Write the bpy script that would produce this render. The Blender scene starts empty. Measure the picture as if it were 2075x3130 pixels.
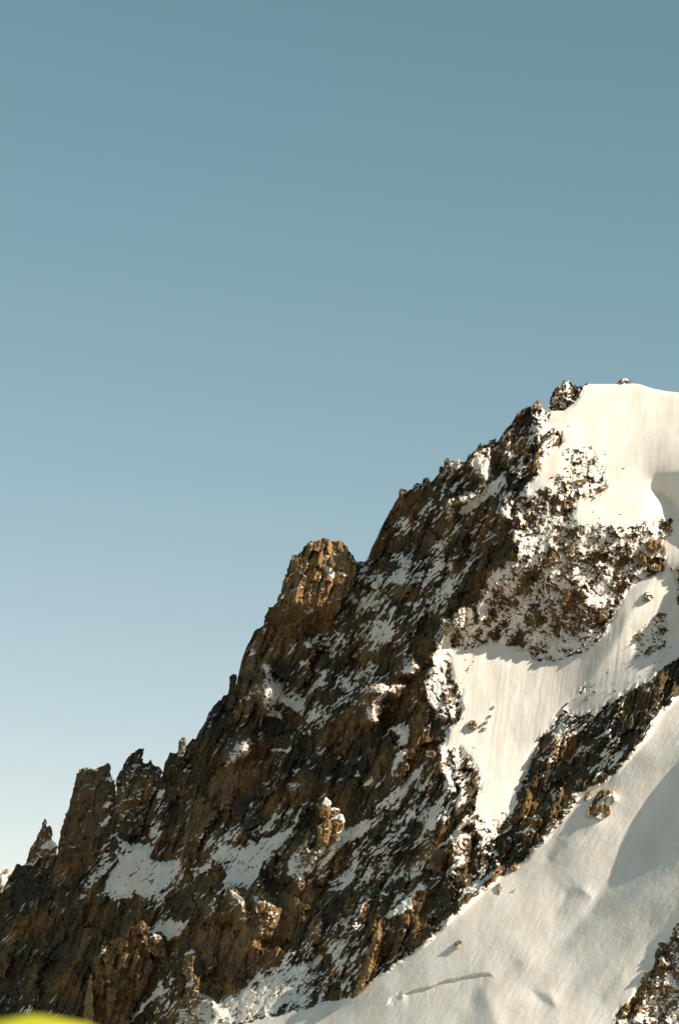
import bpy, bmesh, math, random
import numpy as np
from mathutils import Vector, Matrix

random.seed(7)
SC = bpy.context.scene
COL = SC.collection

# ------------------------------------------------------------------ camera, sky, sun, exposure
PITCH = math.radians(12.0)
DIST, MPP = 2200.0, 0.25              # mean distance of the face (m), metres per survey unit there
FOC = DIST / MPP                      # focal length in survey units
UC, VC = 1037.5, 1565.0
cam_data = bpy.data.cameras.new('camera')
cam = bpy.data.objects.new('camera', cam_data); COL.objects.link(cam)
cam.location = (0, 0, 0)
cam.rotation_euler = (math.radians(90) + PITCH, 0, 0)
cam_data.sensor_fit = 'HORIZONTAL'; cam_data.sensor_width = 24.0
cam_data.lens = 24.0 * FOC / 2075.0
cam_data.clip_start = 0.1; cam_data.clip_end = 60000
cam_data.dof.use_dof = True; cam_data.dof.focus_distance = 2000; cam_data.dof.aperture_fstop = 5.6
SC.camera = cam
CP, SP = math.cos(PITCH), math.sin(PITCH)
RIGHT = np.array([1, 0, 0.0]); FWD = np.array([0, CP, SP]); UP = np.array([0, -SP, CP])

S_CAM = np.array([0.70, 0.60, 0.38]); S_CAM = S_CAM / np.linalg.norm(S_CAM)   # right, up, towards the viewer
S_W = S_CAM[0] * RIGHT + S_CAM[1] * UP - S_CAM[2] * FWD
SUN_EL = math.asin(S_W[2]); SUN_ROT = math.atan2(S_W[0], S_W[1])
RAY = S_CAM[2] / math.hypot(S_CAM[0], S_CAM[1])
RDX, RDU = S_CAM[0] / math.hypot(S_CAM[0], S_CAM[1]), S_CAM[1] / math.hypot(S_CAM[0], S_CAM[1])

world = bpy.data.worlds.new('World'); SC.world = world; world.use_nodes = True
wn, wl = world.node_tree.nodes, world.node_tree.links
wn.clear()
sky = wn.new('ShaderNodeTexSky'); sky.sky_type = 'NISHITA'; sky.sun_disc = False
sky.sun_elevation = SUN_EL; sky.sun_rotation = SUN_ROT
sky.altitude = 2500; sky.air_density = 1.0; sky.dust_density = 1.0; sky.ozone_density = 1.0
tint = wn.new('ShaderNodeMix'); tint.data_type = 'RGBA'; tint.blend_type = 'MULTIPLY'
tint.inputs['Factor'].default_value = 1.0
tint.inputs['B'].default_value = (1.07, 1.215, 0.805, 1)
bg = wn.new('ShaderNodeBackground'); bg.inputs['Strength'].default_value = 0.106
wo = wn.new('ShaderNodeOutputWorld')
spl = wn.new('ShaderNodeSeparateColor'); cmb = wn.new('ShaderNodeCombineColor'); pw = wn.new('ShaderNodeMath'); pw.operation = 'POWER'; pw.inputs[1].default_value = 1.2
wl.new(sky.outputs[0], spl.inputs[0]); wl.new(spl.outputs[0], pw.inputs[0]); wl.new(pw.outputs[0], cmb.inputs[0])
pg = wn.new('ShaderNodeMath'); pg.operation = 'POWER'; pg.inputs[1].default_value = 0.93; wl.new(spl.outputs[1], pg.inputs[0]); wl.new(pg.outputs[0], cmb.inputs[1]); wl.new(spl.outputs[2], cmb.inputs[2])
wl.new(cmb.outputs[0], tint.inputs['A']); wl.new(tint.outputs['Result'], bg.inputs[0]); wl.new(bg.outputs[0], wo.inputs[0])

sun_data = bpy.data.lights.new('sun', 'SUN'); sun_data.energy = 5.0; sun_data.angle = math.radians(0.5)
sun_data.color = (1.0, 0.905, 0.765)
sun = bpy.data.objects.new('sun', sun_data); COL.objects.link(sun)
sun.rotation_euler = Vector(S_W).to_track_quat('Z', 'Y').to_euler()
SC.view_settings.view_transform = 'Standard'; SC.view_settings.look = 'None'
SC.view_settings.exposure = 0.36; SC.view_settings.gamma = 1.0
SC.view_settings.use_curve_mapping = False
SC.cycles.max_bounces = 6; SC.cycles.diffuse_bounces = 3

# ------------------------------------------------------------------ survey helpers
TILES = {'t1': (1075, 1150, 3.136), 't2': (1575, 1150, 3.136), 't3': (1075, 1650, 3.136), 't4': (1575, 1650, 3.136),
         't5': (575, 1950, 3.136), 't6': (1075, 2150, 3.136), 't7': (575, 2450, 3.136), 't8': (75, 2630, 3.136),
         'c1': (1100, 1100, 1.608), 'c2': (600, 1500, 1.96), 'c3': (0, 2200, 1.96), 'c4': (600, 2200, 1.96),
         'c5': (1275, 2100, 1.96), 'c6': (1600, 1130, 3.301), 's': (0, 0, 1.0)}
def P(tile, *pts):
    ox, oy, k = TILES[tile]
    return [(ox + x / k, oy + y / k) for x, y in pts]

def place(u, v, h):
    """survey position and recession (survey units) -> world metres"""
    d = DIST + np.asarray(h, float) * MPP
    x = (np.asarray(u) - UC) / FOC * d
    y = -(np.asarray(v) - VC) / FOC * d
    return x[..., None] * RIGHT + y[..., None] * UP + d[..., None] * FWD

# ------------------------------------------------------------------ noise
def _hash(ix, iy, seed):
    n = (ix.astype(np.int64) * 374761393 + iy.astype(np.int64) * 668265263 + seed * 974634777) & 0xFFFFFFFF
    n = ((n ^ (n >> 13)) * 1274126177) & 0xFFFFFFFF
    n = ((n ^ (n >> 16)) * 2246822519) & 0xFFFFFFFF
    return ((n ^ (n >> 15)) & 0xFFFFFF) / float(0xFFFFFF)
def perlin(x, y, seed=0):
    ix, iy = np.floor(x), np.floor(y); fx, fy = x - ix, y - iy
    def g(dx, dy):
        a = _hash(ix + dx, iy + dy, seed) * 2 * np.pi
        return np.cos(a) * (fx - dx) + np.sin(a) * (fy - dy)
    sx, sy = fx * fx * fx * (fx * (fx * 6 - 15) + 10), fy * fy * fy * (fy * (fy * 6 - 15) + 10)
    a = g(0, 0) * (1 - sx) + g(1, 0) * sx
    b = g(0, 1) * (1 - sx) + g(1, 1) * sx
    return (a * (1 - sy) + b * sy) * 1.5
def aniso(u, v, deg, along, across, seed, ridged=False):
    t = math.radians(deg); c, s = math.cos(t), math.sin(t)
    a = (u * c - v * s) / along; b = (u * s + v * c) / across
    n = perlin(a + seed * 3.7, b + seed * 1.3, seed)
    return 1 - 2 * np.abs(n) if ridged else n
def facets(u, v, deg, along, across, seed, tilt):
    """broken planes: every cell is a tilted flat with its own offset"""
    t = math.radians(deg); c, s = math.cos(t), math.sin(t)
    a = (u * c - v * s) / along; b = (u * s + v * c) / across
    ia, ib = np.floor(a), np.floor(b)
    best = np.full(u.shape, 1e9); out = np.zeros(u.shape); col = np.zeros(u.shape)
    for da in (-1, 0, 1):
        for db in (-1, 0, 1):
            ca, cb = ia + da, ib + db
            pa = ca + 0.1 + 0.8 * _hash(ca, cb, seed); pb = cb + 0.1 + 0.8 * _hash(ca, cb, seed + 1)
            ra, rb = a - pa, b - pb
            d = ra * ra + rb * rb
            m = d < best
            r1, r2, r3 = _hash(ca, cb, seed + 2) - .5, _hash(ca, cb, seed + 3) - .5, _hash(ca, cb, seed + 4) - .5
            val = tilt * across * (ra * r1 * 2 + rb * r2 * 2 + r3 * 0.9)
            out = np.where(m, val, out); col = np.where(m, r3 + .5, col); best = np.where(m, d, best)
    return out, col
def sstep(a, b, x):
    t = np.clip((x - a) / (b - a), 0, 1); return t * t * (3 - 2 * t)
def blur(a, r):
    for ax in (0, 1):
        for _ in range(2):
            p = np.pad(a, [(r + 1, r) if i == ax else (0, 0) for i in (0, 1)], mode='edge')
            cs = np.cumsum(p, axis=ax)
            n = a.shape[ax]
            hi = np.take(cs, np.arange(2 * r + 1, 2 * r + 1 + n), axis=ax); lo = np.take(cs, np.arange(0, n), axis=ax)
            a = (hi - lo) / (2 * r + 1)
    return a
def bil(a, x, y):
    x = np.clip(x, 0, a.shape[1] - 1.001); y = np.clip(y, 0, a.shape[0] - 1.001)
    ix, iy = x.astype(int), y.astype(int); fx, fy = x - ix, y - iy
    return ((a[iy, ix] * (1 - fx) + a[iy, ix + 1] * fx) * (1 - fy) + (a[iy + 1, ix] * (1 - fx) + a[iy + 1, ix + 1] * fx) * fy)
def sdist(poly, u, v):
    """signed distance to a polygon, positive inside"""
    p = np.array(poly, float); q = np.roll(p, -1, 0)
    best = np.full(u.shape, 1e18); inside = np.zeros(u.shape, bool)
    for (x0, y0), (x1, y1) in zip(p, q):
        dx, dy = x1 - x0, y1 - y0
        t = np.clip(((u - x0) * dx + (v - y0) * dy) / (dx * dx + dy * dy + 1e-9), 0, 1)
        best = np.minimum(best, (u - x0 - t * dx) ** 2 + (v - y0 - t * dy) ** 2)
        if y0 != y1:
            inside ^= ((y0 > v) != (y1 > v)) & (u < (x1 - x0) * (v - y0) / (y1 - y0) + x0)
    d = np.sqrt(best)
    return np.where(inside, d, -d)

# ------------------------------------------------------------------ survey of the mountain: slope and snow cover by region
U0, U1, V0, V1, DU = -120.0, 2330.0, 1150.0, 3250.0, 1.95
cu = np.arange(U0, U1, 2 * DU); cv = np.arange(V0, V1, 2 * DU)
CU, CV = np.meshgrid(cu, cv)
WM = np.zeros(CU.shape); GX = np.full(CU.shape, -1.6); GU = np.full(CU.shape, 0.62); FR = np.full(CU.shape, 0.065); BL = np.zeros(CU.shape)
def paint(poly, g=None, frac=None, f=8, blocky=None):
    p = np.array(poly); x0, y0 = p.min(0) - f - 9; x1, y1 = p.max(0) + f + 9
    i0, i1 = max(0, int((x0 - U0) / (2 * DU))), min(len(cu), int((x1 - U0) / (2 * DU)) + 2)
    j0, j1 = max(0, int((y0 - V0) / (2 * DU))), min(len(cv), int((y1 - V0) / (2 * DU)) + 2)
    sl = (slice(j0, j1), slice(i0, i1))
    m = sstep(-f, f, sdist(poly, CU[sl], CV[sl]))
    if g is not None:
        GX[sl] += m * (g[0] - GX[sl]); GU[sl] += m * (g[1] - GU[sl])
    if frac is not None: FR[sl] += m * (frac - FR[sl])
    if blocky is not None: BL[sl] += m * (blocky - BL[sl])

SHADE = (-1.6, 0.62); DARK = (-1.9, 0.50); LIT = (0.15, 0.85); SNOWLIT = (-0.25, 0.95); GULLY = (-0.42, 1.1)
FRONT = (-0.40, 1.30)
# flank: streaky upper part
paint(P('s', (1180, 1560), (1500, 1330), (1640, 1250), (1560, 1480), (1480, 1700), (1400, 1800), (1330, 1900), (1250, 2030), (1080, 2140),
        (900, 2180), (830, 2150), (920, 2000), (1050, 1850), (1060, 1720)), frac=0.30, f=30)
paint(P('t3', (200, 150), (500, 130), (1000, 0), (1350, -200), (1400, 0), (1100, 250), (800, 450), (500, 420), (380, 420), (250, 350)), frac=0.46, f=12)
paint(P('t3', (0, 600), (150, 520), (400, 580), (650, 600), (700, 680), (500, 900), (350, 1060), (150, 1100), (0, 1150)), frac=0.47, f=14)
paint(P('t3', (730, 560), (900, 420), (1000, 480), (960, 620), (820, 720), (730, 720)), frac=0.7, f=8)
paint(P('t3', (-200, 1200), (0, 1080), (150, 1130), (100, 1350), (-150, 1568), (-400, 1700), (-500, 1600)), frac=0.33, f=14)
paint(P('t3', (190, 780), (290, 760), (330, 850), (240, 920), (190, 880)), frac=0.85, f=6)
for pl in (P('t3', (390, 430), (650, 440), (640, 590), (470, 600), (390, 540)),
           P('t3', (820, 760), (790, 1000), (770, 1130), (650, 1190), (590, 1130), (560, 950), (700, 800)),
           P('t3', (1060, 350), (1290, 260), (1280, 420), (1150, 500), (1020, 600), (1000, 520)),
           P('t3', (210, 1090), (420, 1100), (430, 1270), (270, 1300), (230, 1200)),
           P('t3', (300, 1330), (600, 1250), (640, 1330), (480, 1400), (330, 1400)),
           P('t3', (250, 0), (540, -20), (540, 120), (380, 140), (230, 180), (160, 180)),
           P('t1', (300, 1380), (480, 1180), (560, 1120), (620, 1160), (480, 1320), (360, 1500), (240, 1560))):
    paint(pl, DARK, 0.03, 6)
paint(P('t1', (990, 1325), (1080, 1340), (1250, 1220), (1480, 1060), (1500, 900), (1450, 910), (1330, 1010), (1200, 1140), (1080, 1230)), None, 0.95, 5)
# lower flank: bare rock with patches
paint(P('t7', (240, 560), (290, 400), (400, 380), (480, 440), (700, 350), (1000, 230), (1020, 300), (840, 480), (760, 580), (690, 680),
        (640, 760), (560, 850), (400, 840), (310, 890), (390, 700)), (-1.2, 0.9), 0.89, 10)
paint(P('t7', (90, 330), (200, 240), (340, 215), (480, 280), (700, 220), (900, 60), (1050, 80), (1000, 230), (480, 430), (290, 400), (230, 600), (90, 560)), None, 0.42, 10)
paint(P('t7', (30, 665), (130, 610), (260, 640), (160, 675)), None, 0.95, 4)
paint(P('t7', (90, 920), (180, 860), (330, 840), (280, 900), (150, 930)), None, 0.6, 5)
paint(P('c3', (690, 670), (735, 740), (800, 745), (900, 740), (910, 830), (1000, 840), (1080, 860), (1105, 890), (980, 1010), (900, 1105),
        (820, 1050), (700, 1085), (620, 1055), (640, 920), (760, 790), (690, 740)), (-1.2, 0.9), 0.91, 9)
paint(P('c3', (640, 700), (760, 790), (640, 920), (560, 1080), (480, 1150), (520, 950)), None, 0.38, 9)
paint(P('c3', (1105, 890), (1100, 960), (980, 1100), (860, 1150), (900, 1105), (980, 1010)), None, 0.4, 9)
paint(P('c3', (940, 430), (985, 410), (975, 470), (930, 480)), None, 0.95, 4)
paint(P('c3', (900, 600), (975, 600), (965, 720), (900, 740)), None, 0.6, 6)
paint(P('c3', (895, 1285), (960, 1215), (1140, 1205), (1070, 1310), (1000, 1335), (980, 1270)), (-1.1, 1.0), 0.9, 4)
paint(P('c3', (770, 1815), (900, 1650), (970, 1560), (985, 1650), (900, 1720), (790, 1815)), (-1.1, 1.0), 0.97, 4)
paint(P('c3', (880, 1720), (990, 1640), (1060, 1500), (1060, 1700), (960, 1823), (840, 1823)), None, 0.3, 8)
paint(P('c3', (120, 1740), (270, 1640), (340, 1660), (300, 1720), (180, 1760)), None, 0.45, 8)
paint(P('c3', (330, 1780), (420, 1690), (500, 1640), (480, 1720), (370, 1790)), None, 0.45, 8)
paint(P('c4', (60, 1823), (100, 1710), (330, 1560), (540, 1390), (600, 1390), (570, 1450), (660, 1500), (640, 1720), (400, 1795), (200, 1840), (130, 1900), (60, 1900)), (-1.0, 1.0), 0.82, 8)
paint(P('c4', (600, 1390), (800, 1150), (900, 1000), (1000, 950), (1060, 1000), (1000, 1250), (1050, 1400), (960, 1600), (900, 1690), (700, 1720), (640, 1720), (660, 1500), (570, 1450)), None, 0.42, 12)
paint(P('c4', (1020, 600), (1300, 350), (1500, 250), (1560, 430), (1500, 620), (1360, 900), (1340, 1050), (1100, 1180), (1020, 1000), (880, 1050), (720, 960), (720, 860), (900, 760)), None, 0.42, 14)
paint(P('c4', (950, 800), (1040, 640), (1140, 600), (1140, 700), (1040, 760)), None, 0.08, 8)
paint(P('t6', (0, 1310), (0, 1195), (80, 1170), (150, 1110), (390, 860), (560, 700), (680, 585), (700, 640), (545, 800), (540, 860), (300, 1000), (185, 1090), (160, 1190), (70, 1285)), (-0.95, 1.05), 1.0, 3)
paint(P('t6', (-120, 1230), (0, 1195), (0, 1310), (-120, 1400), (-280, 1580), (-350, 1640), (-300, 1540)), (-1.0, 1.05), 0.95, 4)
paint(P('t6', (260, 345), (380, 210), (500, 200), (590, 250), (520, 390), (450, 400), (440, 280), (380, 260), (290, 350)), (-1.0, 1.05), 0.93, 4)
paint(P('t6', (385, 530), (515, 425), (560, 450), (430, 610), (375, 760)), (-1.0, 1.05), 0.93, 4)
paint(P('t6', (10, 720), (100, 620), (70, 700)), None, 0.95, 3); paint(P('t6', (110, 790), (190, 690), (200, 740), (140, 800)), None, 0.95, 3)
paint(P('t6', (700, 1590), (750, 1440), (860, 1340), (900, 1350), (800, 1430), (730, 1590)), (-1.0, 1.05), 0.98, 3)
paint(P('t6', (900, 1600), (1000, 1490), (1250, 1370), (1330, 1305), (1395, 1370), (1180, 1440), (1060, 1560), (1000, 1600)), (-0.95, 1.05), 0.98, 3)
paint(P('c4', (1350, 1020), (1450, 940), (1400, 1040)), None, 0.95, 3)
paint(P('c4', (1110, 1175), (1200, 1120), (1290, 1080), (1300, 1110), (1250, 1160), (1190, 1190)), None, 0.95, 3)
paint(P('c5', (0, 1180), (60, 1190), (300, 1000), (430, 900), (530, 980), (500, 1060), (420, 1160), (330, 1260), (200, 1230), (0, 1330)), None, 0.38, 8)
paint(P('t5', (820, 440), (900, 455), (935, 570), (1050, 620), (1115, 575), (1090, 770), (1000, 690), (880, 630)), (-1.1, 1.0), 0.95, 3)
paint(P('t5', (800, 745), (815, 665), (940, 800), (880, 780)), (-1.1, 1.0), 0.98, 2.5)
paint(P('t5', (770, 1060), (990, 1060), (1040, 1010), (980, 1100), (800, 1095)), None, 0.95, 3)
paint(P('t5', (1100, 780), (1400, 600), (1568, 480), (1568, 620), (1300, 820), (1050, 1010), (900, 980), (1000, 850)), None, 0.42, 12)
paint(P('t5', (1220, 420), (1320, 300), (1300, 400), (1250, 440)), None, 0.95, 3)
paint(P('t5', (380, 680), (520, 610), (640, 520), (600, 600), (480, 660)), None, 0.7, 5)
# dark bare cliff faces in the lower flank
for pl in (P('t7', (900, 700), (1100, 800), (1250, 800), (1200, 1000), (1100, 1180), (1020, 1300), (950, 1400), (850, 1568), (600, 1568), (820, 1250), (890, 1050)),
           P('t7', (100, 1150), (500, 1180), (560, 1400), (700, 1420), (600, 1568), (200, 1568)),
           P('c3', (1150, 520), (1330, 300), (1500, 280), (1500, 500), (1300, 650), (1130, 700)),
           P('c3', (500, 1560), (650, 1400), (950, 1450), (900, 1600), (780, 1750), (760, 1823), (510, 1823)),
           P('t6', (180, 0), (330, 40), (480, 180), (370, 210), (250, 350), (300, 480), (250, 700), (120, 600), (60, 300)),
           P('t6', (560, 180), (680, 30), (720, 280), (760, 380), (680, 560), (600, 620), (580, 460))):
    paint(pl, (-1.65, 0.55), 0.03, 8)
# big dome and the mixed ground under it
paint(P('s', (1600, 1500), (1630, 1400), (1640, 1330), (1675, 1250), (1760, 1210), (1784, 1150), (2400, 1120), (2400, 1640), (2075, 1640), (1960, 1620), (1850, 1610), (1740, 1640), (1640, 1600)), SNOWLIT, 1.0, 12)
paint(P('t2', (1000, 150), (1568, 150), (1568, 900), (1350, 900), (1270, 1000), (1150, 700)), (-0.42, 1.05), 1.0, 60)
paint(P('t2', (0, 390), (130, 270), (330, 340), (330, 380), (220, 520), (180, 580), (300, 700), (330, 740), (200, 830), (220, 940), (0, 1110)), (-1.5, 0.7), 0.30, 5)
paint(P('t2', (120, 270), (250, 300), (330, 345), (330, 380), (280, 460), (160, 450)), (0.0, 0.9), 0.60, 6, 1)
paint(P('t2', (200, 560), (320, 510), (390, 500), (430, 560), (460, 620), (420, 660), (300, 700)), (-1.3, 0.8), 0.45, 5)
paint(P('t2', (440, 690), (560, 670), (720, 660), (800, 740), (880, 900), (895, 1060), (820, 1150), (600, 1200), (540, 1180), (330, 980), (440, 880), (540, 830), (440, 770)), (-0.2, 0.95), 0.80, 12, 1)
paint(P('t2', (330, 960), (480, 950), (580, 1080), (600, 1190), (420, 1130), (340, 1020)), (-0.4, 0.9), 0.55, 8, 1)
paint(P('t2', (160, 1120), (290, 1060), (380, 1100), (560, 1200), (580, 1280), (520, 1420), (400, 1480), (230, 1520), (170, 1320)), (-1.0, 0.85), 0.36, 8, 1)
paint(P('t2', (0, 1180), (150, 1140), (150, 1330), (200, 1400), (230, 1568), (0, 1568)), (-0.3, 0.75), 0.45, 8, 1)
paint(P('t2', (180, 1568), (350, 1500), (440, 1480), (420, 1568), (330, 1700), (250, 1700)), (-0.9, 0.95), 0.93, 4)
paint(P('t2', (1250, 1530), (1340, 1475), (1500, 1455), (1568, 1390), (1800, 1390), (1800, 1900), (1568, 1850), (1440, 1780), (1400, 1640), (1330, 1568)), (-.3, .95), .96, 8)
# serac hollow on the right edge
paint(P('c6', (1270, 1190), (1330, 1080), (1400, 1050), (1568, 1020), (1800, 1000), (1900, 1500), (1700, 1560), (1568, 1440), (1500, 1350), (1420, 1280)), (-1.5, 0.1), 1.0, 5)
paint(P('c6', (1180, 1190), (1260, 1200), (1420, 1295), (1500, 1365), (1568, 1460), (1700, 1600), (1560, 1700), (1300, 1500)), (0.05, 0.8), 1.0, 8)
# middle rock field, half snow
MIDROCK = P('s', (1740, 1612), (1810, 1600), (1880, 1622), (1960, 1610), (1990, 1585), (2055, 1590), (2050, 1625), (2020, 1660), (2022, 1745), (1958, 1768), (1919, 1778),
            (1907, 1829), (1870, 1860), (1862, 1873), (1830, 1915), (1840, 1940), (1766, 1994), (1700, 2014), (1640, 2016), (1613, 2010), (1600, 1970), (1575, 1966),
            (1540, 1970), (1534, 1895), (1528, 1854), (1490, 1800), (1486, 1771), (1505, 1742), (1528, 1723), (1553, 1701), (1575, 1690), (1600, 1600), (1660, 1560))
paint(MIDROCK, (-0.65, 0.85), 0.46, 7, 1)
paint(P('t4', (0, 480), (300, 420), (480, 380), (700, 500), (760, 640), (800, 720), (780, 820), (650, 880), (600, 1000), (400, 1050), (320, 960), (280, 820), (0, 960)), (-1.25, 0.8), 0.36, 8, 1)
paint(P('t4', (280, 0), (360, 0), (200, 330), (300, 300), (80, 500), (0, 500), (160, 240)), (-1.3, 0.8), 0.75, 7, 1)
paint(P('t4', (680, 500), (930, 530), (930, 660), (760, 660), (700, 590)), (-0.1, 1.0), 0.93, 5, 1)
paint(P('t4', (560, 0), (900, 0), (900, 200), (700, 300), (560, 180)), (-0.4, 0.95), 0.62, 8, 1)
paint(P('t4', (820, 60), (950, 100), (1080, 200), (1000, 330), (950, 480), (880, 440), (920, 250)), (-1.1, 0.75), 0.30, 7, 1)
paint(P('t4', (280, 820), (330, 900), (600, 920), (620, 1010), (380, 1060), (330, 1000)), (-1.0, 0.95), 0.82, 6)
paint(P('t2', (640, 1470), (700, 1400), (800, 1385), (900, 1410), (960, 1470), (1080, 1500), (1200, 1470), (1260, 1425), (1330, 1400), (1330, 1500), (1200, 1580), (1000, 1640), (800, 1600), (640, 1580)), (-.45, .9), .70, 22, 1)
paint(P('t2', (520, 1290), (570, 1290), (640, 1320), (620, 1420), (540, 1440)), None, .85, 16, .8)
# couloir and its left crest
COUL = (P('t3', (780, 1090), (950, 1010), (1130, 1030), (1300, 950), (1450, 930), (1480, 1010), (1568, 1000)) +
        P('t4', (100, 1050), (200, 1155), (400, 1140), (600, 1080), (830, 920), (930, 750), (1000, 600), (1080, 430), (1200, 370), (1400, 300), (1420, 100), (1560, 100),
          (1560, 650), (1480, 800), (1420, 1000), (1150, 1130), (880, 1280), (750, 1370), (600, 1480), (540, 1540)) +
        P('c5', (860, 150), (840, 220), (730, 340), (690, 440), (690, 520), (620, 600), (580, 770), (565, 840), (470, 885), (390, 870), (350, 830)) +
        P('t6', (1210, 1250), (1190, 1100), (1150, 950), (1190, 850), (1210, 700), (1120, 560), (850, 430), (910, 250), (1020, 150), (1030, 0), (1000, -150), (900, -300)))
paint(COUL, GULLY, 1.0, 13)
paint(P('t4', (830, 920), (930, 750), (1080, 430), (1200, 370), (1330, 340), (1250, 480), (1100, 720), (1000, 930), (850, 1150), (700, 1330), (560, 1500), (450, 1568), (350, 1568), (560, 1300)), (-0.66, 1.1), 1.0, 14)
paint(P('t4', (1330, 350), (1560, 250), (1560, 650), (1420, 1000), (1150, 1130), (800, 1320), (720, 1350), (850, 1150), (1000, 930), (1100, 720), (1250, 480)), (0.0, 1.0), 1.0, 7)
paint(P('t4', (1160, 900), (1260, 820), (1340, 710), (1440, 690), (1440, 860), (1420, 1000), (1330, 1060), (1240, 1120), (1190, 1040)), (-0.2, 0.9), 0.70, 6, 1)
paint(P('t4', (1540, 650), (1700, 500), (1700, 960), (1560, 950), (1430, 1020), (1480, 800)), SHADE, 1.0, 4)
paint(P('c5', (345, 560), (330, 450), (270, 430), (330, 560), (350, 700), (340, 830), (250, 760), (160, 620), (200, 430), (240, 330), (290, 430)), (-0.75, 0.95), 0.6, 10)
paint(P('t6', (830, 420), (1010, 420), (1040, 600), (950, 700), (1000, 850), (930, 840), (840, 560)), (-0.1, 0.8), 0.62, 6, 1)
paint(P('t6', (1190, 1090), (1400, 1060), (1530, 1060), (1530, 1200), (1400, 1270), (1230, 1350), (1190, 1250)), (-0.1, 0.95), 0.72, 10, 1)
paint(P('t3', (790, 1080), (950, 1090), (950, 1300), (900, 1400), (1050, 1400), (980, 1568), (1000, 1720), (880, 1760), (740, 1568), (690, 1380), (740, 1250), (780, 1200)), (0.0, 0.85), 0.66, 8, 1)
paint(P('t6', (690, 230), (820, 60), (900, 80), (900, 250), (760, 420), (690, 350)), (-1.2, 0.8), 0.45, 6)
paint(P('t3', (870, 770), (950, 760), (1000, 690), (1070, 640), (1100, 850), (1230, 790), (1330, 870), (1310, 950), (1130, 1030), (960, 1000), (800, 1080), (800, 950), (850, 850)), (0.0, 0.9), 0.55, 6, 1)
paint(P('t3', (1220, 480), (1310, 470), (1450, 650), (1450, 930), (1340, 900), (1230, 780), (1210, 640)), (-0.1, 0.85), 0.52, 6, 1)
paint(P('t3', (1085, 660), (1150, 680), (1170, 800), (1090, 830)), (-1.4, 0.9), 0.97, 3)
paint(P('t6', (870, 1370), (1000, 1200), (1115, 1050), (1120, 1160), (1060, 1220), (1120, 1270), (1110, 1310), (980, 1280)), (-0.05, 0.9), 0.97, 3)
# shaded snow band and the dark rib
paint(P('t4', (1700, 930), (1560, 945), (1400, 1040), (1200, 1110), (1000, 1220), (880, 1285), (760, 1370), (600, 1490), (540, 1545), (480, 1630), (420, 1760), (800, 1640), (900, 1568), (1080, 1470), (1300, 1350), (1450, 1210), (1700, 1080)), (-1.4, 0.9), 0.98, 4)
DARKRIB = P('c5', (1568, 0), (1700, -120), (1700, -60), (1568, 40), (1430, 190), (1330, 340), (1240, 450), (1160, 540), (1060, 595), (940, 640), (830, 705), (640, 1000), (560, 1050), (520, 950), (560, 870), (590, 720), (620, 600), (700, 470),
            (740, 340), (860, 230), (1000, 190), (1100, 120), (1240, 70))
paint(DARKRIB, (-2.1, 0.42), 0.13, 5)
paint(P('c5', (860, 150), (1000, 190), (1100, 120), (1120, 180), (990, 280), (760, 340), (730, 330), (840, 220)), (-1.3, 0.8), 0.55, 6)
paint(P('c5', (950, 360), (1200, 360), (1230, 440), (1100, 540), (960, 560), (900, 480)), None, 0.4, 10)
# front slope
FRONTPOLY = P('c5', (1700, -60), (1568, 40), (1430, 190), (1330, 340), (1240, 450), (1160, 540), (1060, 600), (940, 640), (860, 740), (760, 930), (650, 1020), (590, 1080), (480, 1150), (350, 1250), (220, 1360), (130, 1450), (0, 1570)) + \
            P('c4', (1200, 1460), (1100, 1530), (1000, 1600), (900, 1680), (820, 1690), (740, 1690), (700, 1720), (600, 1750), (400, 1790), (290, 1823), (200, 1900)) + P('s', (640, 3400), (2500, 3400), (2500, 1900))
# lit ground below the long shadow
paint(FRONTPOLY, FRONT, 1.0, 3)
paint(P('c5', (1750, 950), (1568, 1080), (1140, 1420), (930, 1580), (700, 1700), (560, 1800), (900, 1850), (1170, 2019), (1340, 1790), (1430, 1650), (1500, 1530), (1568, 1400), (1750, 1300)), (-0.42, 1.2), 1, 14)
paint(P('c5', (640, 1010), (760, 900), (830, 720), (940, 650), (960, 690), (880, 780), (800, 880), (740, 960), (660, 1010)), None, 0.55, 4, 1)
SHADOW_TILT = (-1.80, 0.90)  # slope tilted off the sun to imitate long cast shadows
paint(P('c5', (1750, 250), (1568, 480), (1390, 800), (1210, 1120), (1090, 1260), (1020, 1370), (930, 1490), (1060, 1420), (1200, 1330), (1568, 1040), (1750, 880)), SHADOW_TILT, 1, 15)
paint(P('c5', (1030, 1360), (1100, 1400), (930, 1560), (765, 1618), (850, 1550), (930, 1480)), (-1.35, 1.0), 1, 9)
paint(P('c5', (755, 1025), (840, 910), (1000, 800), (1110, 780), (1050, 840), (900, 950), (800, 1035)), SHADOW_TILT, 1, 6)
paint(P('c5', (815, 1390), (880, 1280), (900, 1230), (970, 1200), (1050, 1260), (990, 1300)), (-1.3, 1.0), 1, 6)
paint(P('c5', (880, 1860), (1000, 1700), (1200, 1560), (1300, 1480), (1180, 1660), (1020, 1800), (930, 1880)), (-0.85, 1.15), 1, 20)
paint(P('c5', (1080, 1860), (1180, 1760), (1230, 1700), (1220, 1780), (1120, 1900)), (-0.9, 1.15), 1, 12)
paint(P('c5', (540, 1100), (700, 1000), (860, 940), (740, 1060), (600, 1120)), (-0.95, 1.15), 1, 12)
TRENCH = (P('c4', (1140, 1710), (1160, 1670), (1225, 1630), (1230, 1670), (1190, 1710)),)
CREVASSE = np.array(P('c5', (-95, 1842), (-40, 1828), (20, 1812), (90, 1790), (150, 1768), (210, 1756), (270, 1738), (330, 1726), (380, 1716), (430, 1722), (480, 1745)))
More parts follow.
